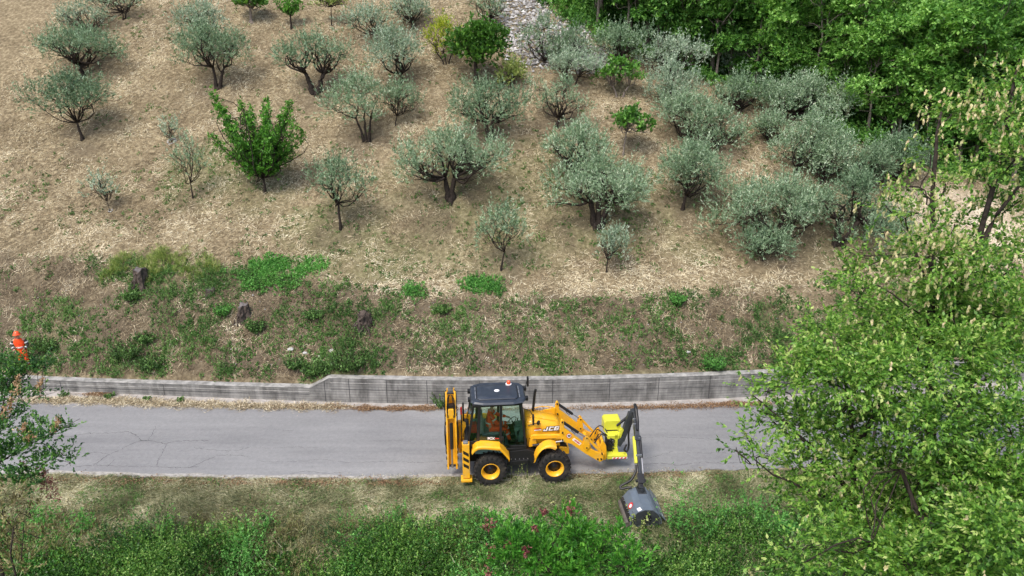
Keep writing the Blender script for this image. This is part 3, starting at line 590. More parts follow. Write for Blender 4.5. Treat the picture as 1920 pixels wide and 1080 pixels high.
M['reflect']=plain('reflective_tape',(.62,.62,.60),.5,0,.05)
M['skin']=plain('skin',(.46,.25,.17),.6,0,.06,8,.3)
M['seatgrey']=plain('seat_cloth',(.22,.26,.27),.85,0,.2,9,.2)
M['cabgreen']=plain('cab_lining',(.19,.31,.27),.7,0,.2,4,.3)
M['boots']=plain('dark_boots',(.03,.025,.02),.7)
M['trouserp']=plain('pale_trousers',(.42,.47,.44),.8,0,.1,9,.2)
def glassmat():
    m,t,b=newmat('tinted_glass');tr=N(t,'ShaderNodeBsdfTransparent');tr.inputs[0].default_value=(.88,.96,.92,1)
    gl=N(t,'ShaderNodeBsdfGlossy');gl.inputs['Roughness'].default_value=.04;gl.inputs[0].default_value=(.9,1,.95,1)
    fr=N(t,'ShaderNodeFresnel');fr.inputs[0].default_value=1.5;ms=N(t,'ShaderNodeMixShader')
    t.links.new(fr.outputs[0],ms.inputs[0]);t.links.new(tr.outputs[0],ms.inputs[1]);t.links.new(gl.outputs[0],ms.inputs[2]);t.links.new(ms.outputs[0],t.nodes['Material Output'].inputs[0]);return m
M['glass']=glassmat()
class MB:
    def __init__(s): s.V=[];s.F=[];s.sm=[]
    def add(s,V,F,smooth=False):
        b=len(s.V);s.V+=[tuple(map(float,v)) for v in V];s.F+=[tuple(b+i for i in f) for f in F];s.sm+=[smooth]*len(F);return s
    def box(s,x0,x1,y0,y1,z0,z1):
        V=[(x,y,z) for x in (x0,x1) for y in (y0,y1) for z in (z0,z1)];return s.add(V,[(0,1,3,2),(4,6,7,5),(0,4,5,1),(2,3,7,6),(0,2,6,4),(1,5,7,3)])
    def hull(s,a,b):  # two matching rings
        n=len(a);return s.add(list(a)+list(b),[tuple(range(n))[::-1],tuple(range(n,2*n))]+[(i,(i+1)%n,n+(i+1)%n,n+i) for i in range(n)])
    def prism(s,poly,y0,y1): return s.hull([(x,y0,z) for x,z in poly],[(x,y1,z) for x,z in poly])
    def slab(s,poly,z0,z1): return s.hull([(x,y,z0) for x,y in poly],[(x,y,z1) for x,y in poly])
    def bar(s,a,b,w,h,up=(0,1,0)):
        a=Vector(a);b=Vector(b);d=(b-a).normalized();u=Vector(up);x=d.cross(u)
        if x.length<1e-3: x=d.cross(Vector((1,0,0)))
        x.normalize();y=x.cross(d);A=[a+x*i*w/2+y*j*h/2 for i,j in ((-1,-1),(1,-1),(1,1),(-1,1))];B=[p+(b-a) for p in A];return s.hull(A,B)
    def tube(s,pts,r,n=10):
        pts=[Vector(p) for p in pts]
        if len(pts)>4 and not hasattr(r,'__len__') and n in (8,10): pts=[.5*((2*b)+(-a+c)*t+(2*a-5*b+4*c-d)*t*t+(-a+3*b-3*c+d)*t**3) for a,b,c,d in [(pts[max(0,k-1)],pts[k],pts[k+1],pts[min(len(pts)-1,k+2)]) for k in range(len(pts)-1)] for t in (0,.25,.5,.75)]+[pts[-1]]
        m=len(pts);V=[];F=[];ref=None
        for i,p in enumerate(pts):
            d=(pts[min(i+1,m-1)]-pts[max(i-1,0)]).normalized()
            if ref is None: ref=d.orthogonal().normalized()
            x=(ref-d*ref.dot(d)).normalized();ref=x;y=d.cross(x);rr=r[i] if hasattr(r,'__len__') else r
            V+=[p+x*math.cos(6.28318*k/n)*rr+y*math.sin(6.28318*k/n)*rr for k in range(n)]
        for i in range(m-1): F+=[(i*n+k,i*n+(k+1)%n,(i+1)*n+(k+1)%n,(i+1)*n+k) for k in range(n)]
        s.add(V,F,True);return s.add(V[:n]+V[-n:],[tuple(range(n))[::-1],tuple(range(n,2*n))])
    def cyl(s,a,b,r,n=14): return s.tube([a,b],r,n)
    def lathe(s,c,prof,n=40,closed=False):  # around y; prof=(radius,y)
        V=[];m=len(prof)
        for k in range(n):
            a=6.2831853*k/n;V+=[(c[0]+r*math.cos(a),c[1]+y,c[2]+r*math.sin(a)) for r,y in prof]
        F=[(k*m+i,k*m+i+1,((k+1)%n)*m+i+1,((k+1)%n)*m+i) for k in range(n) for i in range(m-1)]
        if closed: F+=[(k*m+m-1,k*m,((k+1)%n)*m,((k+1)%n)*m+m-1) for k in range(n)]
        return s.add(V,F,True)
    def split(s,name,mat,parent,bevel=0.):
        par=list(range(len(s.V)))
        def fd(i):
            while par[i]!=i: par[i]=par[par[i]];i=par[i]
            return i
        key={}
        for i,v in enumerate(s.V):
            k=tuple(round(c,4) for c in v)
            if k in key: par[fd(i)]=fd(key[k])
            else: key[k]=i
        for f in s.F:
            for j in f[1:]: par[fd(j)]=fd(f[0])
        gr={}
        for f,q in zip(s.F,s.sm): gr.setdefault(fd(f[0]),[]).append((f,q))
        out=[]
        for fs in gr.values():
            o=MB();mp={}
            for f,q in fs:
                for i in f:
                    if i not in mp: mp[i]=len(o.V);o.V.append(s.V[i])
                o.F.append(tuple(mp[i] for i in f));o.sm.append(q)
            out.append(o.build(name,mat,parent,bevel))
        return out
    def build(s,name,mat,parent,bevel=0.,label=None):
        me=bpy.data.meshes.new(name);me.from_pydata(s.V,[],s.F);bm=bmesh.new();bm.from_mesh(me)
        if 'fender' in name and 'bracket' not in name: bmesh.ops.remove_doubles(bm,verts=bm.verts,dist=1e-4)
        bmesh.ops.recalc_face_normals(bm,faces=bm.faces)
        for f,q in zip(bm.faces,s.sm): f.smooth=q
        bm.to_mesh(me);bm.free();me.materials.append(M[mat]);o=link(name,me,parent)
        if bevel: b=o.modifiers.new('b','BEVEL');b.width=bevel;b.segments=2;b.limit_method='ANGLE';b.angle_limit=R(35)
        if label:o['label']=label
        return o
def text(name,body,size,mat,parent,loc,rot,shear=0,bold=0.,depth=.002,sx=1.):
    c=bpy.data.curves.new(name,'FONT');c.body=body;c.size=size;c.offset=bold;c.extrude=depth;c.shear=shear;c.align_x='CENTER';c.align_y='CENTER'
    t=bpy.data.objects.new('tmp',c);COL.objects.link(t);dg=bpy.context.evaluated_depsgraph_get();me=bpy.data.meshes.new_from_object(t.evaluated_get(dg));bpy.data.objects.remove(t)
    me.materials.clear();me.materials.append(M[mat]);o=link(name,me,parent);o.location=loc;o.rotation_euler=rot;o.scale=(sx,1,1);return o
MO=(-.8012,22.4724,0);MYAW=R(4.5)
def machine():
    r=empty('backhoe_loader',MO,'yellow backhoe loader with dark cab roof working on the road','backhoe loader',rz=MYAW)
    b=lambda:MB()
    # wheels ------------------------------------------------------
    T=b()
    T.lathe((0,0,0),[(.30,-.19),(.36,-.215),(.45,-.215),(.515,-.195),(.535,-.15),(.54,0),(.535,.15),(.515,.195),(.45,.215),(.36,.215),(.30,.19)],48)
    for k in range(20):
        for sgn in (-1,1):
            a=2*math.pi*(k+(.5 if sgn>0 else 0))/20;L=[]
            for (da,rr,yy) in [(0,.52,.0),(.10,.52,.0),(.30,.50,.20),(.20,.50,.20)]:
                for h in (0,.05): 
                    aa=a+da;L.append((math.cos(aa)*(rr+h),sgn*(yy+.012*(yy>0)),math.sin(aa)*(rr+h)))
            T.hull([L[0],L[2],L[4],L[6]],[L[1],L[3],L[5],L[7]])
            aa=a+.25;T.hull([(math.cos(aa-.06)*.47,sgn*.213,math.sin(aa-.06)*.47),(math.cos(aa+.06)*.47,sgn*.213,math.sin(aa+.06)*.47),(math.cos(aa+.05)*.55,sgn*.205,math.sin(aa+.05)*.55),(math.cos(aa-.05)*.55,sgn*.205,math.sin(aa-.05)*.55)],
                            [(math.cos(aa-.06)*.47,sgn*.228,math.sin(aa-.06)*.47),(math.cos(aa+.06)*.47,sgn*.228,math.sin(aa+.06)*.47),(math.cos(aa+.05)*.55,sgn*.232,math.sin(aa+.05)*.55),(math.cos(aa-.05)*.55,sgn*.232,math.sin(aa-.05)*.55)])
    RIM=b().lathe((0,0,0),[(.30,-.17),(.315,-.20),(.295,-.205),(.285,-.185),(.255,-.165),(.235,-.02),(.225,.0),(.14,.01)],40)
    RIM.lathe((0,0,0),[(.30,.17),(.31,.2),(.26,.16),(.24,0.02)],40)
    HUB=b().lathe((0,0,0),[(.0,-.08),(.085,-.08),(.10,-.06),(.12,-.02),(.225,-.008),(.225,.012)],28)
    for k in range(8): a=k*math.pi/4;HUB.cyl((math.cos(a)*.17,-.035,math.sin(a)*.17),(math.cos(a)*.17,0,math.sin(a)*.17),.018,6)
    first=None
    for (x,y,fl) in [(0,-.905,1),(2.17,-.905,1),(0,.905,-1),(2.17,.905,-1)]:
        if first is None:
            h=HUB.build('wheel','black',r);t=T.build('tyre','rubber',h,.006);m_=RIM.build('rim','yellow_paint',h);first=(h,t,m_)
        else:
            h=first[0].copy();COL.objects.link(h);h.parent=r
            for q in first[1:]: c=q.copy();COL.objects.link(c);c.parent=h
        h.location=(x,y,.575);h.rotation_euler=(0,R(13)*x,0 if fl>0 else math.pi)
    # chassis -----------------------------------------------------
    c=b().box(-.8,2.3,-.32,.32,.5,.86).box(-.1,.1,-.75,.75,.48,.66).box(2.07,2.27,-.75,.75,.48,.66)
    c.prism([(.62,.55),(1.55,.62),(1.5,1.05),(1.25,1.14),(.66,1.1)],-.74,.74).build('chassis','black',r,.015)
    s_=b().prism([(.66,.56),(1.3,.62),(1.3,.78),(.66,.74)],-.80,-.742)
    s_.build('step','black',r,.01)
    bl=b()
    for x in (.72,.86,1.0,1.14,1.28): bl.cyl((x,-.77,.80),(x,-.74,.80),.016,6)
    bl.split('step_bolt','steel',r)
    b().prism([(1.28,1.06),(2.42,1.06),(2.42,1.34),(1.28,1.40)],-.44,.44).build('engine_frame','yellow_paint',r,.015)
    bp=b().prism([(2.40,.74),(2.74,.72),(2.74,.97),(2.40,1.0)],-.46,.46);bp.build('front_counterweight','yellow_paint',r,.02)
    g_=b().prism([(2.39,1.0),(2.69,.97),(2.5,1.32),(2.40,1.34)],-.40,.40);g_.build('front_grille','black',r,.01)
    # hood: a loft of cross-sections
    h=b();rings=[]
    for x,w,zt,zb in [(1.24,.47,2.10,1.42),(1.5,.47,2.08,1.42),(1.9,.46,1.99,1.40),(2.25,.44,1.89,1.38),(2.42,.41,1.80,1.38)]:
        prof=[(-1,zb),(-1,zt-.22),(-.95,zt-.10),(-.78,zt-.02),(-.4,zt+.015),(-.36,zt+.035),(0,zt+.04),(.36,zt+.035),(.4,zt+.015),(.78,zt-.02),(.95,zt-.10),(1,zt-.22),(1,zb)]
        rings.append([(x,p*w,z) for p,z in prof])
    n=13;V=[p for q in rings for p in q];F=[(i*n+k,i*n+k+1,(i+1)*n+k+1,(i+1)*n+k) for i in range(4) for k in range(n-1)]+[tuple(range(n)),tuple(range(4*n,5*n))[::-1]]
    h.add(V,F,True);ho=h.build('bonnet','yellow_paint',r)
    b().box(1.45,2.2,-.478,-.468,1.44,1.5).build('bonnet_vent','black',ho)
    for k in range(2):
        b().bar((1.3,-.12+.5*k-.13,2.135),(2.3,-.12+.5*k-.13,1.925),.012,.012).build('bonnet_crease','yellow_paint',ho)
    RX=(R(90),0,0)
    sh=R(4)
    b().prism([(1.52,1.75),(1.76,1.765),(1.76,1.79),(1.52,1.78)],-.482,-.472).build('logo_stripe','red',ho)
    b().prism([(1.52,1.70),(1.76,1.715),(1.76,1.745),(1.52,1.735)],-.482,-.472).build('logo_stripe','white',ho)
    GL=[[(0,.24,0,.42),(.24,.42,0,.24),(.42,.68,0,1)],[(0,.26,0,1),(.26,.72,0,.25),(.26,.72,.75,1)],[(0,.26,0,1),(.26,.62,0,.21),(.26,.62,.40,.60),(.26,.62,.79,1),(.50+.12,.80,.04,.47),(.62,.76,.53,.96)]]
    for nm,mt,yy,e in (('logo_backing','black',-.478,.018),('logo_letter','white',-.483,0)):
        for gi,gl in enumerate(GL):
            q=b()
            for (a0,a1,c0,c1) in gl:
                x0=1.83+gi*.175+a0*.2-e;x1=1.83+gi*.175+a1*.2+e;z0=1.70-.02+gi*.008+c0*.15-e;z1=1.68+gi*.008+c1*.15+e;sk=lambda z:(z-1.70)*.3
                q.prism([(x0+sk(z0),z0),(x1+sk(z0),z0),(x1+sk(z1),z1),(x0+sk(z1),z1)],yy-.002,yy+.002)
            q.build(nm,mt,ho)
    # fenders: swept bands over the wheels
    def fender(name,cx,a0,a1,rad,y0,y1,seg=9,tilt=0):
        f=b();A=[];n=seg
        for i in range(n+1):
            a=R(a0+(a1-a0)*i/n)
            A.append((cx+math.cos(a)*rad*1.0,.6+math.sin(a)*rad))
        for i in range(n):
            (xa,za),(xb,zb)=A[i],A[i+1];ka=R(a0+(a1-a0)*i/n);kb=R(a0+(a1-a0)*(i+1)/n)
            f.add([(xa,y0,za-.02),(xb,y0,zb-.02),(xb,y1,zb),(xa,y1,za)],[(0,1,2,3)],True)
            f.add([(xa,y0,za-.02),(xb,y0,zb-.02),(xb-math.cos(kb)*.07,y0-.0,zb-.02-math.sin(kb)*.07),(xa-math.cos(ka)*.07,y0,za-.02-math.sin(ka)*.07)],[(0,1,2,3)])
        o=f.build(name,'yellow_paint',r);m=o.modifiers.new('s','SOLIDIFY');m.thickness=.02;return o
    P=[(-.62,1.36),(-.50,1.50),(-.30,1.565),(.25,1.50),(.36,1.45),(.62,1.12),(.63,1.06)]
    def bandf(name,P,y0,y1,lip=.06,mat='yellow_paint'):
        f=b();P=[(lambda p0,p1,p2,p3,t:tuple(.5*((2*p1[i])+(-p0[i]+p2[i])*t+(2*p0[i]-5*p1[i]+4*p2[i]-p3[i])*t*t+(-p0[i]+3*p1[i]-3*p2[i]+p3[i])*t**3) for i in (0,1)))(P[max(0,k-1)],P[k],P[k+1],P[min(len(P)-1,k+2)],q/3) for k in range(len(P)-1) for q in range(3)]+[P[-1]]
        for (xa,za),(xb,zb) in zip(P[:-1],P[1:]):
            f.add([(xa,y0,za-.035),(xb,y0,zb-.035),(xb,y0+.06,zb),(xa,y0+.06,za)],[(0,1,2,3)])
            f.add([(xa,y0+.06,za),(xb,y0+.06,zb),(xb,y1,zb+.01),(xa,y1,za+.01)],[(0,1,2,3)])
            f.add([(xa,y0,za-.035),(xb,y0,zb-.035),(xb*.97+.0,y0,zb-.035-lip),(xa*.97,y0,za-.035-lip)],[(0,1,2,3)])
        o=f.build(name,mat,r);m=o.modifiers.new('s','SOLIDIFY');m.thickness=.018;return o
    for s in (-1,1):
        y0,y1=(-1.12,-.72) if s<0 else (1.12,.72)
        if s<0: bandf('rear_fender',P,-1.12,-.70)
        else: bandf('rear_fender',P,.70,1.12)
        Q=[(1.49,.93),(1.54,1.10),(1.66,1.30),(1.84,1.44),(2.04,1.47),(2.22,1.40)]
        bandf('front_fender',Q,-1.10 if s<0 else .72,-.72 if s<0 else 1.10,.05)
        b().bar((1.85,s*.45,1.25),(1.85,s*.95,1.39),.05,.05).build('fender_bracket','black',r)
    b().prism([(-.84,1.5),(-.62,1.5),(-.5,1.2),(-.8,1.1)],-.9,.9).build('rear_deck','black',r,.01)
    # cab ---------------------------------------------------------
    cab=b()
    def pil(a,c_,w=.07,h=.07):
        for s in (-1,1): cab.bar((a[0],s*a[1],a[2]),(c_[0],s*c_[1],c_[2]),w,h)
    pil((-.72,.72,1.53),(-.52,.66,2.86),.075,.07)     # rear posts
    pil((-.40,.735,1.5),(-.32,.67,2.86),.10,.06)
    pil((.36,.745,1.25),(.39,.67,2.86),.085,.06)
    pil((1.22,.66,1.2),(1.06,.62,2.86),.075,.08)
    for s in (-1,1):
        cab.bar((-.54,s*.665,2.84),(1.08,s*.63,2.84),.09,.07)
        cab.bar((-.75,s*.73,1.51),(.36,s*.745,1.44),.10,.07);cab.bar((.36,s*.745,1.20),(1.22,s*.68,1.16),.08,.07)
        cab.prism([(.33,.86),(.95,.86),(1.25,1.2),(1.22,1.3),(.36,1.34),(-.35,1.52),(-.70,1.53),(-.62,1.38),(-.3,1.56),(.3,1.5),(.62,1.10)],s*.70-.02,s*.70+.02)
    cab.bar((-.75,-.72,1.53),(-.75,.72,1.53),.08,.08);cab.bar((1.22,-.66,1.3),(1.22,.66,1.3),.08,.12);cab.bar((-.52,-.66,2.84),(-.52,.66,2.84),.08,.08);cab.bar((1.07,-.62,2.84),(1.07,.62,2.84),.08,.08)
    cab.box(.37,.47,-.785,-.745,1.55,1.70);cab.bar((.40,-.775,2.2),(.40,-.775,2.5),.02,.03)
    cabo=cab.build('cab_frame','black',r,.008)
    def pane(name,P_): 
        V=[Vector(p) for p in P_];nrm=(V[1]-V[0]).cross(V[2]-V[0]).normalized()*.003
        MB().hull([v-nrm for v in V],[v+nrm for v in V]).build(name,'glass',cabo)
    for s in (-1,1):
        pane('side_window',[(-.70,s*.722,1.55),(-.42,s*.735,1.54),(-.34,s*.67,2.82),(-.52,s*.66,2.82)])
        pane('door_glass' if s<0 else 'side_window',[(-.38,s*.737,1.5),(.34,s*.745,1.44),(.36,s*.672,2.82),(-.30,s*.67,2.82)])
        pane('door_glass' if s<0 else 'side_window',[(.38,s*.745,1.22),(1.21,s*.675,1.20),(1.06,s*.625,2.82),(.41,s*.667,2.82)])
    pane('windscreen',[(1.225,-.64,1.34),(1.225,.64,1.34),(1.075,.60,2.82),(1.075,-.60,2.82)])
    pane('rear_window',[(-.735,-.69,1.57),(-.735,.69,1.57),(-.535,.64,2.82),(-.535,-.64,2.82)])
    text('model_lettering','3CX',.115,'white',cabo,(.04,-.756,1.645),(R(90),R(4),0),0,.006,.001,1.1)
    text('model_lettering','PRO',.05,'red',cabo,(.24,-.756,1.63),(R(90),R(4),0),0,.004,.001,1.3)
    b().box(-.5,1.15,-.66,.66,1.0,1.06).box(-.6,-.1,.25,.66,1.06,1.62).box(-.6,.2,-.66,-.45,1.06,1.42).build('cab_floor','cabgreen',r,.01)
    b().prism([(1.0,1.06),(1.2,1.06),(1.16,1.75),(.95,1.72),(.86,1.62)],-.22,.22).build('dashboard','cabgreen',r,.02)
    se=b();se.prism([(-.22,1.42),(.32,1.44),(.34,1.56),(-.2,1.54)],-.25,.25);se.prism([(-.30,1.5),(-.16,1.5),(-.22,2.22),(-.34,2.20)],-.24,.24);se.box(-.1,.2,-.18,.18,1.06,1.43);se.build('seat','seatgrey',r,.03)
    st=b();cx,cz=.80,1.84;ring=[(cx+.19*math.cos(a)*.75,.19*math.sin(a),cz+.19*math.cos(a)*.62) for a in [i*math.pi/10 for i in range(21)]]
    st.tube(ring,.014,6);st.bar((.80,-.19,1.84),(.80,.19,1.84),.03,.012);st.cyl((.80,0,1.84),(1.0,0,1.5),.03,8);st.build('steering_wheel','black',r)
    lv=b()
    for (x,y) in [(.35,-.42),(.42,-.42),(.5,-.42),(.9,-.5),(.95,-.45),(.98,.4),(-.45,-.2),(-.45,.2),(-.5,0)]:
        lv.tube([(x,y,1.05),(x+.02,y,1.5),(x+.06,y,1.72)],[.014,.012,.022],6)
    lv.split('control_lever','black',r)
    b().box(-.62,-.42,-.3,-.05,1.6,1.92).build('first_aid_box','red',r,.01)
    # roof
    ol=lambda e,rr=.0:[(-.62+e,-.52),(-.52+e,-.66+e),(-.2,-.77+e),(.8,-.77+e),(1.12-e,-.68+e),(1.24-e,-.45),(1.24-e,.45),(1.12-e,.68-e),(.8,.77-e),(-.2,.77-e),(-.52+e,.66-e),(-.62+e,.52)]
    rf=b();rf.hull([(x,y,2.86) for x,y in ol(.05)],[(x,y,2.90) for x,y in ol(0)]);rf.hull([(x,y,2.90) for x,y in ol(0)],[(x,y,2.965) for x,y in ol(.05)])
    rfo=rf.build('cab_roof','navy',r,.012)
    pn=b();pl=[(-.40,-.42),(-.32,-.52),(.90,-.52),(.98,-.42),(.98,.42),(.90,.52),(-.32,.52),(-.40,.42)]
    pn.hull([(x,y,2.96) for x,y in pl],[(x*.97+.01,y*.95,2.995) for x,y in pl]);pn.hull([(x*.97+.01,y*.95,2.995) for x,y in pl],[(x*.8+.06,y*.72,3.01) for x,y in pl]);pn.build('roof_panel','navy',rfo,.012)
    gr=b();gr.tube([(x,y,2.972) for x,y in pl+[pl[0]]],.011,6);gr.build('roof_seal','black',rfo)
    lt=b()
    for x,s in ((-.44,-1),(1.03,1)):
        for y0 in (-.42,-.14,.14): lt.box(x-.018,x+.018,y0+.02,y0+.24,2.966,2.985)
    lt.split('roof_strip','steel',rfo,.004)
    for x in (-.1,.35,.75): 
        pass
    ml=b();ml.slab([(.29+.09*math.cos(a),.03+.085*math.sin(a)) for a in [i*math.pi/10 for i in range(20)]],3.009,3.017);ml.build('roof_emblem','white',rfo)
    wl=b()
    for (x,y,s) in [(-.60,.35,-1),(-.60,-.25,-1),(1.22,.4,1),(1.22,-.3,1)]: wl.box(x-.05+.05*s,x+.05+.05*s,y-.08,y+.08,2.80,2.92)
    wl.split('work_light','black',r,.012)
    bc=b().cyl((.72,.47,2.97),(.72,.47,3.03),.105,20);bc.build('beacon_base','white',rfo,.008)
    bb=b();bb.lathe((0,0,0),[(.001,.125),(.03,.12),(.055,.10),(.066,.06),(.068,0)],18);o=bb.build('beacon','orange',rfo);o.rotation_euler=(R(90),0,0);o.location=(.72,.47,3.03)
    # mirrors, exhaust
    mr=b()
    for (x,y,z) in [(1.45,-.78,2.32),(1.42,.86,2.9)]:
        mr=b();s=-1 if y<0 else 1;mr.box(x-.03,x+.03,y-.09,y+.09,z-.17,z+.15);mr.tube([(1.08,s*.64,2.7),(x-.1,y*.95,2.62),(x,y,z+.1)],.014,6)
        mr.build('mirror','black',r,.01)
    m2=b();m2.lathe((0,0,0),[(.001,-.03),(.07,-.03),(.085,0),(.07,.04),(.001,.05)],16);o=m2.build('round_mirror','black',r);o.location=(1.66,-.52,2.03);o.rotation_euler=(0,0,R(60))
    b().tube([(1.66,-.52,2.03),(1.5,-.5,1.98),(1.3,-.5,1.93)],.014,6).build('mirror_arm','black',r)
    b().tube([(1.53,.18,1.95),(1.55,.18,2.2),(1.60,.18,2.8),(1.63,.18,2.92)],[.05,.045,.045,.045],12).build('exhaust_stack','black',r)
    # loader arms
    arm=[(2.37,2.02),(2.40,2.17),(2.44,2.20),(2.49,2.15),(2.53,1.86),(3.25,1.27),(3.92,1.03),(3.97,.80),(3.88,.53),(3.78,.49),(3.27,.84),(2.78,1.24),(2.62,1.30),(2.44,1.36),(2.37,1.5)]
    for s in (-1,1):
        y0,y1=s*.68,s*.58
        a=b().prism(arm[:5]+[(2.80,1.63),(3.20,1.27),(3.36,1.08),(3.62,.90),(3.93,.80),(3.88,.53),(3.78,.49)]+arm[10:],min(y0,y1),max(y0,y1))
        ao=a.build('loader_arm','yellow_paint',r,.012)
        for s2 in (0,1):
            pass
        yy=s*.63
        b().prism([(3.16,1.18),(3.22,1.50),(3.27,1.55),(3.34,1.50),(3.40,1.1),(3.28,.98)],yy-.09,yy-.055).prism([(3.16,1.18),(3.22,1.50),(3.27,1.55),(3.34,1.50),(3.40,1.1),(3.28,.98)],yy+.055,yy+.09).build('bell_crank','yellow_paint',ao,.006)
        b().bar((3.30,yy,1.46),(3.86,yy,.80),.085,.07).build('tipping_link','yellow_paint',ao,.012)
        k=b()
        for (x,z) in [(2.44,2.12),(2.46,1.72),(2.46,1.44),(3.29,1.47),(3.3,1.1),(3.82,.62),(3.84,.83),(3.7,.62)]: k.cyl((x,yy-.10,z),(x,yy+.10,z),.028,10)
        k.split('pivot_pin','black',ao)
        b().cyl((2.46,yy,2.09),(3.0,yy,1.66),.05,12).build('tilt_ram','black',r);b().cyl((3.0,yy,1.66),(3.28,yy,1.47),.026,10).build('ram_rod','steel',r)
        b().tube([(2.7,yy-.03,1.93),(2.78,yy-.05,1.76),(2.88,yy-.05,1.66),(2.93,yy-.03,1.74)],.014,6).build('hydraulic_hose','black',r)
        b().prism([(1.42,1.50),(1.46,1.64),(1.6,1.65),(2.38,1.62),(2.38,1.50),(1.7,1.49)],yy-.05,yy+.05).build('rear_link','yellow_paint',r,.015)
        b().prism([(1.32,1.16),(1.40,1.56),(1.50,1.60),(1.58,1.40),(1.62,1.16)],s*.56-.04,s*.56+.04).build('arm_tower','yellow_paint',r,.012)
        b().tube([(1.44,s*.70,1.27),(2.1,s*.70,1.35)],.045,12).build('lift_ram','black',r);b().cyl((2.1,s*.70,1.35),(2.5,s*.70,1.40),.028,10).build('lift_rod','steel',r)
        if s>0: b().tube([(1.6,.58,1.98),(1.9,.56,2.05),(2.3,.55,2.0)],.02,6).prism([(1.45,1.80),(2.38,1.98),(2.38,1.70),(1.45,1.62)],.54,.60).build('far_side_tower','yellow_paint',r,.01)
    b().cyl((3.45,-.62,.88),(3.45,.62,.88),.07,14).build('cross_tube','yellow_paint',r)
    d=b();d.prism([(2.685+.095*math.cos(a),1.575+.095*math.sin(a)) for a in [i*math.pi/12 for i in range(24)]],-.686,-.682);d.build('speed_sign_ring','red',r)
    b().prism([(2.685+.075*math.cos(a),1.575+.075*math.sin(a)) for a in [i*math.pi/12 for i in range(24)]],-.688,-.684).build('speed_sign','white',r)
    text('speed_number','40',.105,'black',r,(2.685,-.690,1.575),RX,0,.005,.001)
    ang=math.atan2(1.27-1.48,3.06-2.83)
    lb=b().box(-.175,.175,-.002,.002,-.05,.05).build('arm_label','white',r);lb.location=(2.955,-.684,1.335);lb.rotation_euler=(0,R(41),0)
    text('arm_lettering','VENIERI',.072,'red',r,(2.955,-.689,1.335),(R(90),R(41),0),.3,.003,.001,.95)
    # quick hitch
    q=b();q.prism([(3.80,1.02),(3.90,1.22),(4.02,1.0),(4.06,.5),(3.98,.42),(3.86,.55)],-.50,-.44);q.prism([(3.80,1.02),(3.90,1.22),(4.02,1.0),(4.06,.5),(3.98,.42),(3.86,.55)],.44,.50);q.bar((3.9,-.47,.6),(3.9,.47,.6),.1,.1);q.bar((3.92,-.47,1.05),(3.92,.47,1.05),.09,.09)
    q.build('quick_hitch','yellow_paint',r,.01)
    b().prism([(3.98,.95),(4.03,.95),(4.07,.5),(4.02,.5)],-.44,.44).build('hitch_plate','steel',r,.005)
    # rear frame, kingpost, boom folded upright
    f=b().box(-.90,-.76,-1.0,1.0,1.0,1.18).box(-.90,-.76,-1.0,1.0,.55,.72).box(-.88,-.78,-.55,-.43,.7,1.0).box(-.88,-.78,.43,.55,.7,1.0);f.build('slide_frame','yellow_paint',r,.012)
    kp=b();kp.prism([(-1.16,1.02),(-.90,.86),(-.88,1.5),(-.78,1.80),(-.92,1.90),(-1.12,1.75)],-.16,.10);kp.cyl((-.98,-.03,.72),(-.98,-.03,1.95),.075,16);kp.box(-1.14,-.86,-.2,.14,1.28,1.38);kp.build('kingpost','yellow_paint',r,.012)
    b().cyl((-.86,.30,1.3),(-.86,.30,2.45),.03,8).cyl((-.93,-.3,1.3),(-.93,-.3,2.35),.02,8).split('rear_light_post','black',r)
    b().box(-.96,-.90,-.34,-.28,2.35,2.62).build('rear_lamp','redlamp',r,.01)
    bx=-1.27
    bo=b()
    for s in (-1,1):
        xc=bx+s*.145
        bo.hull([(xc-.03,-.62,.42),(xc+.03,-.62,.42),(xc+.03,-.36,.42),(xc-.03,-.36,.42)],[(xc-.03,-.55,1.6),(xc+.03,-.55,1.6),(xc+.03,-.12,1.6),(xc-.03,-.12,1.6)])
        bo.hull([(xc-.03,-.55,1.6),(xc+.03,-.55,1.6),(xc+.03,-.12,1.6),(xc-.03,-.12,1.6)],[(xc-.026,-.30,2.9),(xc+.026,-.30,2.9),(xc+.026,-.05,2.9),(xc-.026,-.05,2.9)])
        bo.hull([(xc-.03,-.32,2.88),(xc+.03,-.32,2.88),(xc+.03,-.02,2.88),(xc-.03,-.02,2.88)],[(xc-.03,-.24,3.16),(xc+.03,-.24,3.16),(xc+.03,-.12,3.16),(xc-.03,-.12,3.16)])
    bo.hull([(bx-.13,-.50,.5),(bx+.13,-.50,.5),(bx+.13,-.44,.5),(bx-.13,-.44,.5)],[(bx-.13,-.20,2.6),(bx+.13,-.20,2.6),(bx+.13,-.14,2.6),(bx-.13,-.14,2.6)])
    boo=bo.build('boom','yellow_paint',r,.01)
    b().tube([(bx,-.66,1.25),(bx,-.52,2.15)],[.06,.06],14).build('boom_ram','black',boo);b().cyl((bx,-.68,1.26),(bx,-.70,.55),.03,10).build('boom_ram_rod','steel',boo)
    b().prism([(bx-.11,2.25),(bx+.11,2.25),(bx+.09,2.6),(bx-.09,2.6)],-.42,-.2).build('boom_bracket','yellow_paint',boo,.012)
    b().prism([(bx-.13,2.62),(bx+.13,2.62),(bx+.13,2.72),(bx-.13,2.72)],-.36,-.18).cyl((bx-.2,-.18,3.09),(bx+.2,-.18,3.09),.04,12).cyl((bx-.2,-.5,.50),(bx+.2,-.5,.50),.045,12).split('boom_pin','black',boo)
    hs=b()
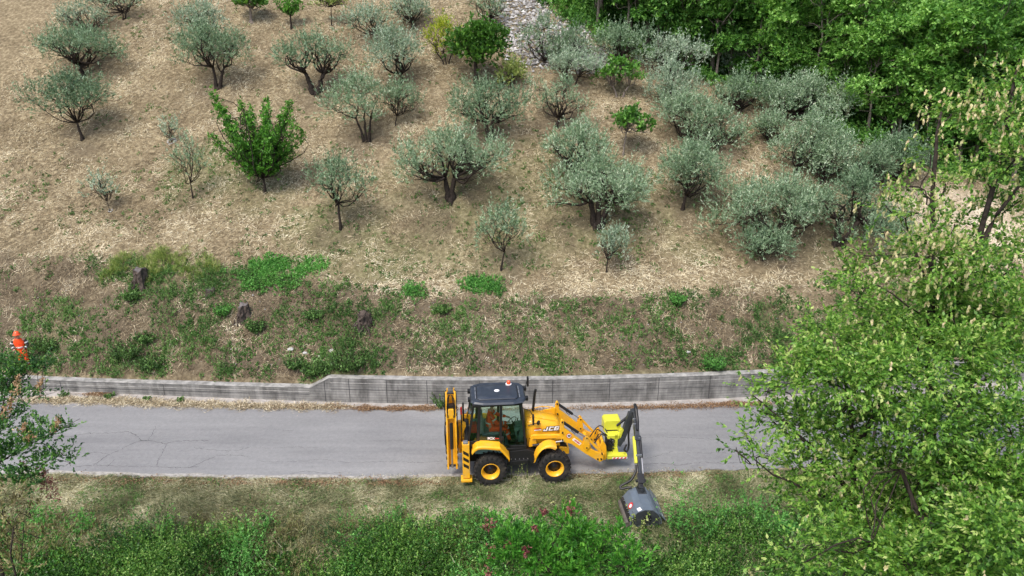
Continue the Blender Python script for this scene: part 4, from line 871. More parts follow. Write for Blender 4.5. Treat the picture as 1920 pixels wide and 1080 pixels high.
    for s in (-1,1):
        for q_ in (0,.04):
            hs.tube([(bx+s*(.12-q_),-.42,2.3),(bx+s*(.13-q_),-.36,2.7),(bx+s*(.10-q_),-.36,2.98),(bx+s*(.02+q_),-.33,3.1)],.016,6)
        hs.tube([(bx+s*.20,-.5,1.0),(bx+s*.205,-.42,1.9),(bx+s*.2,-.3,2.7),(bx+s*.19,-.22,3.1),(bx+s*.14,-.14,3.2)],.016,6)
        hs.tube([(bx+s*.22,-.5,1.3),(bx+s*.235,-.42,1.7),(bx+s*.21,-.35,2.1)],.014,6)
    hs.split('boom_hose','black',boo)
    kb=b()
    for z in (.75,.95,1.15,1.35,2.0,2.3,2.55):
        for s in (-1,1): kb.box(bx+s*.185-.022,bx+s*.185+.022,-.55+(z-.7)*.13,-.45+(z-.7)*.13,z,z+.07)
    kb.split('hose_clamp','black',boo,.005)
    dp=b()
    for s in (-1,1):
        xc=bx+s*.11
        dp.hull([(xc-.02,.0,3.15),(xc+.02,.0,3.15),(xc+.02,.2,3.1),(xc-.02,.2,3.1)],[(xc-.02,.12,1.3),(xc+.02,.12,1.3),(xc+.02,.30,1.3),(xc-.02,.30,1.3)])
    dp.hull([(bx-.1,.02,3.0),(bx+.1,.02,3.0),(bx+.1,.06,3.0),(bx-.1,.06,3.0)],[(bx-.1,.14,1.35),(bx+.1,.14,1.35),(bx+.1,.2,1.35),(bx-.1,.2,1.35)]);dp.build('dipper','yellow_paint',r,.01)
    bk=b();bk.hull([(bx-.2,.0,1.25),(bx+.2,.0,1.25),(bx+.2,.35,1.3),(bx-.2,.35,1.3)],[(bx-.2,.15,.75),(bx+.2,.15,.75),(bx+.2,.55,.85),(bx-.2,.55,.85)]);bk.build('rear_bucket','black',r,.015)
    # stabilisers with hazard stripes
    for s in (-1,1):
        y=s*1.0
        sb=b().box(-.93,-.69,y-.11,y+.11,.36,1.66);so_=sb.build('stabilizer_leg','yellow_paint',r,.012)
        b().box(-.90,-.74,y-.09,y+.09,1.655,1.72).build('leg_cap','steel',so_,.01)
        st_=b()
        for z in (.78,1.02,1.26):
            st_.prism([(-.90,z+.18),(-.90,z+.06),(-.72,z-.06),(-.72,z+.06)],y+s*.112-.003,y+s*.112+.003)
        st_.split('hazard_stripe','black',so_)
        b().box(-.99,-.62,y-.16,y+.16,.24,.33).box(-.88,-.74,y-.07,y+.07,.32,.42).build('stabilizer_foot','yellow_paint',so_,.01)
    return r
BL=machine()
# ------------------------------------------------------------------ flail mower arm carried by the loader
def mower():
    r=empty('flail_mower',MO,'flail mower attachment with lime yellow frame and grey head reaching down to the verge','flail mower',rz=MYAW)
    b=lambda:MB()
    bx=b().prism([(4.02,1.26),(4.02,1.62),(4.08,1.70),(4.58,1.70),(4.62,1.62),(4.60,1.26)],-.02,.45).build('oil_tank','lime_paint',r,.015)
    b().box(4.10,4.5,-.028,-.018,1.30,1.34).build('tank_seam','black',bx)
    f=b();f.box(4.08,4.78,-.50,-.28,.46,.60);f.box(4.10,4.50,-.28,.35,.46,.56);f.box(4.34,4.46,-.30,-.14,.58,1.32);f.prism([(4.30,.56),(4.52,.56),(4.46,.80),(4.34,.80)],-.32,-.14);f.prism([(4.10,1.14),(4.50,1.14),(4.52,1.28),(4.06,1.28)],-.30,.40);f.prism([(4.44,.9),(4.5,.9),(4.66,1.45),(4.56,1.5)],-.26,-.1)
    fo=f.build('mounting_frame','lime_paint',r,.012)
    b().box(4.12,4.30,-.20,.25,.60,1.1).cyl((4.22,-.25,.9),(4.22,.3,.9),.10,14).build('hydraulic_pump','black',r,.02)
    hp=b()
    for k,(a_,b_,c_,d_) in enumerate([(3.62,-.35,1.34,.78),(3.72,-.1,1.22,1.02),(3.55,.1,1.42,.90),(3.78,.28,1.18,1.1)]):
        hp.tube([(a_,b_,1.02),(3.86,b_+.04,c_),(4.08,b_*.5-.1,c_-.06),(4.2,-.30,d_+.08),(4.34,-.34,d_)],.02,8)
    hp.split('feed_hose','black',r)
    b().cyl((4.02,-.42,.42),(4.02,-.42,.60),.04,8).cyl((4.70,-.42,.40),(4.70,-.42,.60),.03,8).split('frame_foot','lime_paint',fo)
    w_=b().box(4.25,4.78,-.506,-.501,.47,.53).build('warning_strip','white',fo)
    rd=b()
    for x in (4.27,4.40,4.53,4.66): rd.prism([(x,.47),(x+.065,.47),(x+.10,.53),(x+.035,.53)],-.510,-.507)
    rd.split('warning_stripe','red',w_)
    # boom rising from the frame, then the stick reaching towards the verge
    m=b();m.bar((4.62,-.15,.98),(4.93,-.10,2.05),.20,.16);m.prism([(4.80,1.75),(4.92,2.12),(5.06,2.16),(5.12,1.9),(5.0,1.66)],-.20,.02);m.bar((4.46,-.2,.85),(4.66,-.15,1.15),.22,.2)
    m.build('main_arm','black_grey',r,.012)
    b().cyl((4.46,-.02,1.50),(4.86,-.02,1.86),.045,12).build('arm_ram','black',r)
    b().tube([(4.78,-.3,.9),(4.70,-.34,.72),(4.80,-.34,.66),(4.86,-.30,.85),(4.84,-.24,1.3),(4.92,-.22,1.7),(5.0,-.2,1.9)],.035,8).build('arm_hose','black',r)
    A=Vector((5.03,-.22,2.02));B=Vector((4.80,-2.28,.78));lerp=lambda t:A+(B-A)*t
    s=b();s.bar(lerp(-.04),lerp(.36),.15,.17);s.bar(lerp(.34),lerp(.42),.20,.2);s.bar(lerp(.4),lerp(1),.10,.12);s.build('stick_arm','black_grey',r,.012)
    lf=Vector((-.11,0,.03));rt=Vector((.10,0,.02))
    b().bar(lerp(.36)+lf,lerp(.76)+lf,.085,.085).build('yellow_shield','lime_paint',r,.01)
    b().cyl(lerp(.36)+rt,lerp(.68)+rt,.045,12).build('stick_ram','black',r);b().cyl(lerp(.68)+rt,lerp(.97)+rt,.024,10).build('stick_rod','steel',r)
    b().tube([lerp(-.1)+Vector((.02,.05,.12)),lerp(-.02)+Vector((.02,-.02,.20)),lerp(.06)+Vector((.04,-.02,.14)),lerp(.16)+Vector((.05,0,.1)),lerp(.3)+Vector((.02,0,.12))],.055,10).build('ribbed_hose','black',r)
    k=b()
    for t in (.10,.18,.40,.66): k.box(*sum([[lerp(t)[i]-d,lerp(t)[i]+d] for i,d in ((0,.10),(1,.03),(2,.10))],[]))
    k.split('clamp','steel',r,.006)
    kn=b();kn.cyl(lerp(1)+Vector((-.16,0,0)),lerp(1)+Vector((.16,0,0)),.05,10);kn.bar(lerp(1),lerp(1)+Vector((-.03,-.20,-.16)),.16,.08);kn.bar(lerp(.93)+Vector((0,0,.08)),lerp(1)+Vector((0,-.12,-.02)),.22,.04);kn.build('head_knuckle','black',r,.008)
    b().tube([lerp(.78)+lf,lerp(.84)+Vector((-.14,-.02,-.06)),(4.52,-2.14,.72),(4.28,-2.2,.62),(4.16,-2.22,.55),(4.18,-2.28,.50),(4.36,-2.32,.56),(4.5,-2.36,.6)],.04,10).build('drive_hose','black',r)
    # head
    hd=bpy.data.objects.new
    y0,y1=-3.50,-2.30
    hz=-.14
    prof=[(4.20,.10),(4.22,.34),(4.40,.58),(4.62,.66),(4.90,.64),(5.10,.46),(5.20,.22),(5.20,.10),(5.0,.04),(4.4,.04)]
    prof=[(x+.02,z+hz+.04) for x,z in prof]
    h=b().prism(prof,y0,y1);ho=h.build('mower_head','greymetal',r,.01)
    b().prism([(x,z) for x,z in [(4.24,.02),(4.25,.24),(4.43,.475),(4.64,.55),(4.90,.53),(5.09,.36),(5.18,.14),(5.18,.0)]],y0-.025,y0-.002).build('end_plate','black_grey',ho,.006)
    b().cyl((4.74,y0-.05,.24),(4.74,y0-.02,.24),.13,20).build('bearing_ring','black',ho);b().cyl((4.74,y0-.08,.24),(4.74,y0-.05,.24),.05,14).build('bearing_cap','steel',ho)
    bt=b()
    for i in range(6): a=i*math.pi/3;bt.cyl((4.74+.10*math.cos(a),y0-.06,.24+.10*math.sin(a)),(4.74+.10*math.cos(a),y0-.05,.24+.10*math.sin(a)),.014,6)
    bt.box(4.72,4.78,y0-.03,y0-.026,.47,.51);bt.split('end_bolt','steel',ho)
    b().hull([(4.10,y0+.05,-.05),(4.12,y0+.05,-.05),(4.24,y0+.05,.26),(4.22,y0+.05,.26)],[(4.10,y1-.02,-.05),(4.12,y1-.02,-.05),(4.24,y1-.02,.26),(4.22,y1-.02,.26)]).build('rubber_skirt','rubber',ho)
    b().cyl((4.16,y0+.02,.02),(4.16,y1-.02,.02),.09,18).build('roller','steel_dark',ho)
    b().hull([(5.12,y0,.38),(5.14,y0,.40),(5.34,y0,.14),(5.32,y0,.12)],[(5.12,y1+.1,.38),(5.14,y1+.1,.40),(5.34,y1+.1,.14),(5.32,y1+.1,.12)]).build('front_flap','greymetal',ho,.004)
    rb=b();rb.box(4.60,4.63,y0+.02,y1-.02,.555,.575);rb.box(4.93,4.96,y0+.02,y1-.02,.53,.555);rb.split('head_rib','greymetal',ho,.004)
    br=b();br.prism([(4.66,.54),(4.88,.53),(4.84,.74),(4.70,.74)],y1-.30,y1-.27).prism([(4.66,.54),(4.88,.53),(4.84,.74),(4.70,.74)],y1-.08,y1-.05).box(4.62,4.92,y1-.38,y1+.0,.545,.57).cyl((4.77,y1-.38,.66),(4.77,y1+.02,.66),.035,10);br.build('head_bracket','black_grey',ho,.006)
    bs=b()
    for y in np.linspace(y0+.08,y1-.08,6): bs.cyl((4.225,y,.27),(4.20,y,.28),.014,6)
    bs.split('skirt_bolt','steel',ho)
    # round red emblem on the sloping left panel
    nx,nz=-(.575-.34)*1.0,.18;L=math.hypot(nx,nz);tilt=math.atan2(.235,.18)
    e=MB().slab([(.115*math.cos(a),.115*math.sin(a)) for a in [i*math.pi/14 for i in range(28)]],0,.004).build('emblem_disc','red',ho)
    cxm,czm=(4.24+4.42)/2,(.24+.48)/2
    e.location=(cxm-.006,-3.0,czm+.004);e.rotation_euler=(0,-math.atan2(.24,.18),0)
    t=text('emblem_letter','e',.27,'white',ho,(0,0,0),(0,0,0),0,.006,.002);t.location=(cxm-.012,-3.0,czm+.012);t.rotation_euler=(0,-math.atan2(.24,.18),0)
    q=MB().box(-.06,.06,-.07,.07,0,.004).build('data_plate','white',ho);q.location=(4.50,-3.40,.512);q.rotation_euler=(0,-math.atan2(.08,.22),R(10))
    dc=b()
    for y in (-3.45,-3.1,-2.85): dc.prism([(5.22,.285),(5.27,.22),(5.275,.225),(5.225,.29)],y,y+.13)
    dc.split('flap_sticker','white',ho)
    return r
M['black_grey']=plain('dark_grey_paint',(.030,.034,.038),.42,0,.15,6,.5,dirt=(.08,.085,.09))
M['steel_dark']=plain('worn_roller_steel',(.16,.14,.12),.6,.5,.3,8)
MW=mower()

# ------------------------------------------------------------------ people
def skinned(name,pts,edges,mat,parent,sub=2):
    me=bpy.data.meshes.new(name);me.from_pydata([p[:3] for p in pts],[],edges) if False else me.from_pydata([p[:3] for p in pts],edges,[])
    o=bpy.data.objects.new('tmp',me);COL.objects.link(o);m=o.modifiers.new('s','SKIN');m.use_smooth_shade=True
    for i,v in enumerate(me.skin_vertices[0].data):
        rr=pts[i][3];v.radius=(rr,rr) if not isinstance(rr,tuple) else rr
        v.use_root=(i==0)
    if sub: s=o.modifiers.new('u','SUBSURF');s.levels=sub;s.render_levels=sub
    dg=bpy.context.evaluated_depsgraph_get();dg.update();nm=bpy.data.meshes.new_from_object(o.evaluated_get(dg));bpy.data.objects.remove(o)
    nm.name=name;nm.materials.clear();nm.materials.append(M[mat]);return link(name,nm,parent)
def person(label,loc,rz,J,trouser,helmet=True):
    """J: joint dictionary in metres, facing +x"""
    root=empty('person',loc,label,'person',rz=rz);pts=[];E=[];ix={}
    def add(k,p,r,par=None):
        ix[k]=len(pts);pts.append((*p,r))
        if par is not None: E.append((ix[par],ix[k]))
    add('pelvis',J['pelvis'],.125);pv=Vector(J['pelvis']);ck=Vector(J['chest']);nk=Vector(J['neck']);hdv=Vector(J['head'])
    add('waist',pv.lerp(ck,.5),.115,'pelvis');add('chest',ck,.14,'waist');add('neck0',ck.lerp(nk,.7),.085,'chest');add('neck',nk,.052,'neck0');add('jaw',nk.lerp(hdv,.55),.068,'neck');add('head',hdv,.092,'jaw');add('crown',hdv+(hdv-nk).normalized()*.09,.072,'head')
    for s,n in ((1,'l'),(-1,'r')):
        sh,el,wr=J['sh'+n],J['el'+n],J['wr'+n];add('sh'+n,sh,.062,'chest');add('el'+n,el,.043,'sh'+n);add('wr'+n,wr,.028,'el'+n)
        e=Vector(el);w_=Vector(wr);d=(w_-e).normalized();side=Vector((0,0,1)).cross(d);side=side.normalized() if side.length>.01 else Vector((0,1,0))
        pm=w_+d*.06;add('palm'+n,pm,.030,'wr'+n)
        for k in range(4):
            o_=side*(k-1.5)*.019;L=[.055,.068,.064,.048][k];dn=Vector((0,0,-1))
            add(f'f{k}{n}',pm+d*.035+o_,.0095,'palm'+n);add(f'g{k}{n}',pm+d*(.035+L*.6)+o_+dn*.012,.0085,f'f{k}{n}');add(f'h{k}{n}',pm+d*(.035+L*.75)+o_+dn*.036,.007,f'g{k}{n}')
        add('th0'+n,w_+d*.035+side*.034*s,.012,'palm'+n);add('th1'+n,w_+d*.07+side*.055*s+Vector((0,0,-.012)),.0095,'th0'+n)
        hp,kn,an,to=J['hp'+n],J['kn'+n],J['an'+n],J['to'+n];add('hp'+n,hp,.092,'pelvis');add('kn'+n,kn,.058,'hp'+n);add('an'+n,an,.04,'kn'+n);add('to'+n,to,.035,'an'+n)
    body=skinned('body',pts,E,'skin',root)
    def piece(name,keys,mat,gr):
        P=[];Ed=[];mp={}
        for k,par,f in keys:
            p=pts[ix[k]] if isinstance(k,str) and k in ix else None
            mp[k]=len(P);P.append((p[0],p[1],p[2],p[3]*f+gr))
            if par: Ed.append((mp[par],mp[k]))
        return skinned(name,P,Ed,mat,body)
    kt=[('pelvis',None,1)];
    for n in 'lr': kt+=[('hp'+n,'pelvis',1),('kn'+n,'hp'+n,1.1),('an'+n,'kn'+n,1.1)]
    piece('trousers',kt,trouser,.016)
    kj=[('waist',None,1.05),('pelvis','waist',1.0),('chest','waist',1),('neck0','chest',.9)]
    if helmet:
        piece('vest',kj+[('shl','chest',1.1),('shr','chest',1.1)],'hivis',.024)
        for n in 'lr': piece('sleeve',[('sh'+n,None,.95),('el'+n,'sh'+n,1.1),('wr'+n,'el'+n,1.1)],'boots',.016)
    else:
        for n in 'lr': kj+=[('sh'+n,'chest',1.05),('el'+n,'sh'+n,1.1),('wr'+n,'el'+n,1.1)]
        piece('jacket',kj,'hivis',.022)
    def band(c,d,r,w_=.05):
        c=Vector(c);d=Vector(d).normalized()*w_/2;o=MB().tube([c-d,c+d],r,20).build('reflective_band','reflect',body)
    band(pv.lerp(ck,.42),ck-pv,.168);
    for n in 'lr':
        a=Vector(J['sh'+n]);e=Vector(J['el'+n]);w_=Vector(J['wr'+n]);band(a.lerp(e,.55),e-a,.083);band(e.lerp(w_,.6),w_-e,.060,.04)
        a=Vector(J['hp'+n]);e=Vector(J['kn'+n]);band(e.lerp(Vector(J['an'+n]),.4),Vector(J['an'+n])-e,.082,.05)
        b0=Vector(J['an'+n]);t0=Vector(J['to'+n]);MB().tube([b0+Vector((0,0,.06)),b0+Vector((-.01,0,-.03)),t0.lerp(b0,.5)+Vector((0,0,-.0)),t0+(t0-b0)*.25],[.058,.06,.055,.04],10).build('boot','boots',body)
    # face and helmet
    f=MB();hx=hdv;fw=Vector(J.get('face',(1,0,0))).normalized();sd=Vector((0,0,1)).cross(fw)
    f.tube([hx+fw*.092+Vector((0,0,.005)),hx+fw*.118+Vector((0,0,-.03)),hx+fw*.095+Vector((0,0,-.038))],[.010,.015,.010],8)
    for s in (-1,1): f.tube([hx+sd*s*.088+Vector((0,0,.02)),hx+sd*s*.098+Vector((0,0,-.0)),hx+sd*s*.088+Vector((0,0,-.03))],[.012,.018,.010],8)
    f.build('face_features','skin',body)
    e=MB()
    for s in (-1,1): e.cyl(hx+fw*.080+sd*s*.034+Vector((0,0,.008)),hx+fw*.098+sd*s*.034+Vector((0,0,.008)),.011,8)
    e.bar(hx+fw*.094-sd*.026+Vector((0,0,-.062)),hx+fw*.094+sd*.026+Vector((0,0,-.062)),.008,.01);e.build('eyes_and_mouth','boots',body)
    if helmet:
        h=MB();h.lathe((0,0,0),[(.001,.135),(.05,.13),(.09,.105),(.115,.06),(.125,.0),(.150,-.01),(.150,-.018),(.12,-.01)],22)
        o=h.build('helmet','helmetm',body);o.rotation_euler=(R(90),0,0);o.location=hx+Vector((0,0,.045));o.rotation_euler=(R(90),0,math.atan2(fw.y,fw.x))
        MB().slab([(.10,-.07),(.165,-.05),(.185,0),(.165,.05),(.10,.07)],-.012,.004).build('helmet_peak','helmetm',body).location=hx+Vector((0,0,.05))
    return root
M['helmetm']=plain('orange_helmet',(.90,.10,.02),.3,0,.05,6,.5,coat=.3)
import mathutils
def tolocal(p): return p
# driver, seated in the cab, placed in world space
mr=Matrix.Translation(MO)@Matrix.Rotation(MYAW,4,'Z');dl=mr@Vector((0,0,0))
J=dict(pelvis=(.02,0,1.66),chest=(.06,0,2.12),neck=(.10,0,2.34),head=(.16,0,2.52),
 shl=(.07,.19,2.20),ell=(.30,.26,1.98),wrl=(.62,.16,1.93),shr=(.07,-.19,2.20),elr=(.27,-.27,1.93),wrr=(.62,-.14,1.88),
 hpl=(.10,.11,1.62),knl=(.56,.17,1.66),anl=(.74,.17,1.20),tol=(.90,.18,1.14),hpr=(.10,-.11,1.62),knr=(.56,-.17,1.64),anr=(.72,-.17,1.20),tor=(.88,-.18,1.14))
person('driver in orange hi vis clothing seated behind the cab glass',tuple(dl),MYAW,J,'hivis',False)
wp=cast(49,692,H)
J2=dict(pelvis=(0,0,.95),chest=(.03,0,1.32),neck=(.06,0,1.50),head=(.10,0,1.64),
 shl=(.03,.20,1.42),ell=(.03,.30,1.16),wrl=(.24,.20,1.04),shr=(.03,-.20,1.42),elr=(.03,-.30,1.16),wrr=(.24,-.17,1.06),
 hpl=(0,.10,.90),knl=(.04,.13,.50),anl=(-.02,.14,.09),tol=(.12,.16,.04),hpr=(0,-.10,.90),knr=(.04,-.13,.50),anr=(-.02,-.14,.09),tor=(.12,-.17,.04))
person('worker in orange helmet and hi vis vest standing on the bank behind the left shrub',(wp[0],wp[1],wp[2]-.02),R(-75),J2,'hivis',True)
# ------------------------------------------------------------------ olive trees and other trees of the grove
def auto_blobs(g,cx,cy,cz,rx,ry,rz,k,br,dn=1.):
    out=[];R_=lambda a:max(.08,a-br*.8)
    for i in range(k):
        a=2*math.pi*i/k+g.uniform(-.3,.3);q=g.uniform(.62,1.2);b=br*g.uniform(.6,1.35)
        out.append((cx+math.cos(a)*R_(rx)*q,cy+math.sin(a)*R_(ry)*q,cz+g.uniform(-1,.55)*R_(rz)*.9,b,b,b*g.uniform(.75,1.05),dn*g.uniform(.7,1.15)))
    for i in range(max(1,k//3)):
        a=g.uniform(0,6.28);q=g.uniform(0,.5);out.append((cx+math.cos(a)*R_(rx)*q,cy+math.sin(a)*R_(ry)*q,cz+R_(rz)*g.uniform(.5,1.0),br,br,br*.9,dn))
    return out
def grove_tree(name,label,ub,vb,cu,cv,wpx,hpx,seed,cat='olive tree',group='olive trees on the slope',leaf='olive',k=7,tr=.13,forks=None,fz=None,dens=1.,br=None,up=.75,**kw):
    g=np.random.default_rng(seed);b=cast(ub,vb,H);zc=proj(b)[2];m=zc/FPX
    if cu>1230 and cat=='olive tree': wpx*=1.16;hpx*=1.12
    cx=(cu-ub)*m;el=PITCH+math.atan((cv-540)/FPX)
    rx=wpx/2*m;cz=(vb-cv)*m/math.cos(el)*1.0;rz=hpx/2*m/math.cos(el)*.95
    ry=min(rx,max(rz,.8*rx));bb=br or max(.24,min(rx,rz*1.2)*g.uniform(.34,.50))
    k=max(4,int(g.uniform(3.4,4.6)*rx/bb));dens*=g.uniform(.75,1.1);kw.setdefault('tb',g.uniform(.36,.6))
    blobs=auto_blobs(g,cx,0,cz-.05,rx*1.04,ry,rz*1.02,k,bb)
    kw.setdefault('under',.75);kw.setdefault('long',.32);kw.setdefault('spread',.5);kw.setdefault('shoot',.4)
    fz=fz if fz is not None else max(.3,(cz-rz)*.75+.1)
    if forks is None: forks=[(cx*.35,0)]
    b[2]-=.03
    return blob_tree(name,b,label,cat,blobs,leaf=leaf,seed=seed,trunk_r=tr,forks=forks,fork_z=fz,dens=dens*(.85+.15*(cu>1230)),up=up,group=group,**kw)
for i,(lb,ub,vb,cu,cv,w_,h_,kw) in enumerate(O):
    grove_tree(OT,lb,ub,vb,cu,cv,w_,h_,100+i,**kw)
# the side limb crown and mossy stool of the multi stemmed olive
grove_tree(OT,'olive branch crown with a thin drooping stem right of the mossy stool olive',740,235,752,186,78,62,171,tr=.05,k=4,dens=.9)
# saplings
grove_tree('olive_sapling','very sparse olive sapling at the left with pale stones at its foot',207,396,198,350,56,52,180,cat='sapling',group='planted saplings',tr=.025,k=4,dens=.22,br=.3,leaf='olivePale')
grove_tree('olive_sapling','tiny grey sapling ringed by white stones',322,268,320,243,26,40,181,cat='sapling',group='planted saplings',tr=.02,k=3,dens=.3,br=.22,leaf='olivePale')
# plum: a vase of long upright shoots
def plum(label,ub,vb,lims,seed,name='plum_tree',leaf='plum',dens=1.3):
    b=cast(ub,vb,H);m=proj(b)[2]/FPX;g=np.random.default_rng(seed);blobs=[];stems=[([(0,0,-.15),(.02,0,.4),(0,0,.8)],.085)]
    for (u,v,yy,r) in lims:
        tx=(u-ub)*m;tz=(vb-v)*m/.97;n=max(3,int(tz/.42))
        for k in range(n):
            t=(k+1.2)/(n+.4);x=tx*(t**.75);z=.75+(tz-.75)*t;blobs.append((x,yy*t,z,r*(.85-.5*t),r*(.85-.5*t),.34,g.uniform(.7,1.5)))
    return blob_tree(name,b,label,'fruit tree',blobs,leaf=leaf,seed=seed,stems=stems,ll=.13,lw=.06,dens=dens,nleaf=9,shoot=.22,up=1.1,spread=.9,flat=.2,core=.1,twigs=2,under=.9)
plum('bright green plum tree with long upright shoots spread like a vase',497,362,[(425,188,0,.42),(442,212,-.9,.42),(462,205,.8,.42),(487,215,0,.4),(505,205,1.,.4),(528,208,-.8,.42),(545,215,.5,.42),(562,205,0,.4),(570,240,-.5,.45),(408,262,0,.4),(430,250,1,.45),(470,240,-1.2,.5),(535,245,-1.3,.5),(572,262,.8,.45),(500,255,0,.5)],201)
plum('upright green plum cut by the top edge, near the white trunked tree',546,54,[(522,8,0,.3),(536,2,.5,.3),(548,12,-.4,.3),(560,-2,.3,.3),(570,6,0,.3)],202,dens=1.1)
W_=dict(ll=.2,lw=.12,nleaf=7,shoot=.3,flat=.35,spread=.9,under=.25,long=0)
grove_tree('round_tree','round dark green broadleaf tree with a straight trunk in the upper middle',892,162,894,86,106,84,210,cat='tree',group=None,leaf='walnut',k=10,tr=.16,fz=1.7,dens=1.1,ll=.18,lw=.10,nleaf=8,shoot=.3,flat=.35)
grove_tree('yellow_shrub','yellow green many stemmed shrub leaning on the round dark tree',838,122,836,76,70,82,211,cat='shrub',group=None,leaf='yellow',k=8,tr=.05,forks=[(-.5,0),(-.1,0),(.3,0)],fz=.7,ll=.11,lw=.045,up=.9)
grove_tree('wild_bush','loose mixed green bush right of the round dark tree, laced with dry stems',958,165,956,140,62,54,212,cat='bush',group=None,leaf='grassY',k=6,tr=.04,fz=.3,ll=.12,lw=.06,dens=.8)
grove_tree('fig_tree','small open fig tree with a pale bare stem above the crowded olives',1167,292,1180,229,70,56,213,cat='fig tree',group='fig trees',leaf='fig',bark='barkpale',k=6,tr=.055,br=.26,fz=1.3,dens=.8,**W_)
grove_tree('fig_tree','larger fig on twin pale stems, below the forest edge olives',1162,182,1157,134,80,50,214,cat='fig tree',group='fig trees',leaf='fig',bark='barkpale',k=7,tr=.07,forks=[(-.5,0),(.45,0)],dens=.9,**W_)
grove_tree('walnut_tree','dark leaved tree with a whitewashed trunk at the top edge',471,42,474,4,68,34,215,cat='tree',group=None,leaf='walnut',bark='barkpale',k=6,tr=.13,fz=.9,**W_)
grove_tree('young_tree','thin young tree with light green crown at the top edge right of the upright plum',622,50,624,4,54,30,216,cat='tree',group=None,leaf='grassY',k=5,tr=.05,fz=1.2,dens=.7,ll=.12,lw=.06)
grove_tree('flowering_shrub','cream flowering shrub at the gully edge among green bushes',1546,165,1545,148,46,44,217,cat='shrub',group=None,leaf='fruit',k=5,tr=.04,fz=.3,ll=.10,lw=.06)

# ------------------------------------------------------------------ forest
def forest_proto(seed,leaf,hgt,wid,k,ll=.22,lw=.12,name='forest_tree'):
    g=np.random.default_rng(seed);bl=[]
    for i in range(k):
        z=hgt*g.uniform(.34,.97);q=math.sin(math.pi*min(1,(z/hgt-.22)/.95))**.7
        a=g.uniform(0,6.28);r=wid*q*g.uniform(.35,.95);b=g.uniform(.75,1.25)*wid*.30
        bl.append((math.cos(a)*r,math.sin(a)*r,z,b*1.15,b*1.15,b*.62,g.uniform(.7,1.1)))
    bl.append((0,0,hgt*.93,wid*.35,wid*.35,wid*.28,1))
    stems=[([(0,0,-.6),(g.normal(0,.15),0,hgt*.3),(g.normal(0,.3),g.normal(0,.3),hgt*.6),(g.normal(0,.3),0,hgt*.9)],.13)]
    return blob_tree(name,np.zeros(3),'','tree',bl,leaf=leaf,bark='barkpale',seed=seed,stems=stems,ll=ll,lw=lw,dens=.62,nleaf=9,shoot=.55,up=.15,spread=.75,droop=.25,flat=.55,core=.35,twigs=3,clump=.22)
FP=[forest_proto(301,'forest',9,2.5,17),forest_proto(302,'forestY',8.5,2.7,16),forest_proto(303,'forestD',10,2.5,19),forest_proto(304,'forestY',7.5,2.3,14),forest_proto(305,'forest',10.5,2.9,20),forest_proto(306,'forestD',7,2.5,14)]
used=set();gf=np.random.default_rng(55)
def put_forest(pi,X,Y,s,label):
    src=FP[pi]
    if pi in used:
        r=src.copy();COL.objects.link(r)
        for ch in src.children:
            c=ch.copy();COL.objects.link(c);c.parent=r
    else: r=src;used.add(pi)
    z=float(H(np.array([X]),np.array([Y]))[0]);r.location=(X,Y,z-.2);r.rotation_euler=(gf.normal(0,.03),gf.normal(0,.03),gf.uniform(0,6.28));r.scale=(s,s,s*gf.uniform(.92,1.08))
    tag(r,label,'tree','forest trees in the gully');return r
kind=['mid green','light green','dark green','light green','mid green','dark green']
front=[(1120,40,2,.8),(1175,60,0,.85),(1235,80,2,.8),(1290,92,4,.75),(1345,112,2,.8),(1420,128,5,.9),(1475,150,0,.7),(1520,150,1,.7),(1575,195,3,.8),(1630,232,1,.85),(1690,240,0,.9),(1740,262,3,.9),(1800,270,5,1.),(1860,262,2,1.),(1915,255,4,1.)]
pos_words=['beside the rubble heap','behind the crowns right of the rubble','behind the spreading forest edge olive','above the spreading forest edge olive','left of the tall silvery olive','right of the tall silvery olive','above the cream flowering shrub, left side','above the cream flowering shrub, right side','right of the cream flowering shrub','above the gully edge stones','behind the gully stones','left of the tall hornbeam top','behind the left twigs of the tall hornbeam','behind the tall hornbeam top','at the right edge behind the hornbeam top']
for i,(u,v,pi,s) in enumerate(front):
    p=cast(u,v,h0);off_=max(0,.8-float(beyond(np.array([p[0]]),np.array([p[1]]))[0]))
    put_forest(pi,p[0]+off_,p[1],s,kind[pi]+' forest tree in the front row, '+pos_words[i])
for row,(dx,dy,n) in enumerate([(3.2,2.6,13),(6.4,5.2,13),(10,8.5,13),(14,13,14),(17,19,14)]):
    for i in range(n):
        t=(i+.5)/n;Y=BY[0]+(BY[-1]-BY[0])*(1-t);X=float(np.interp(Y,BY,BX))+dx+gf.uniform(-1,1);Y+=dy*.8+gf.uniform(-1,1)
        if row>=3: X=3+t*40+gf.uniform(-1.2,1.2);Y=50+row*4-6+ (1-t)*6 +gf.uniform(-1.5,1.5)
        if X<float(np.interp(min(Y,BY[-1]),BY,BX))+1.2 and Y<BY[-1]: X=float(np.interp(Y,BY,BX))+1.5
        if Y>=BY[-1] and float(beyond(np.array([X]),np.array([Y]))[0])<1.5: continue
        pi=int(gf.integers(0,6));pi=[1,3,1,1,4,3,0][int(gf.integers(0,7))] if X>14 else [2,0,4,5,2][int(gf.integers(0,5))]
        put_forest(pi,X,Y,gf.uniform(.85,1.15),kind[pi]+' broadleaf tree '+['just behind the front row','in the third row back','deep','far back','on the farthest slope'][row]+' of the forest, '+['left end','left part','middle','right part','right end'][min(4,int((X-2)/8)) if X>2 else 0])

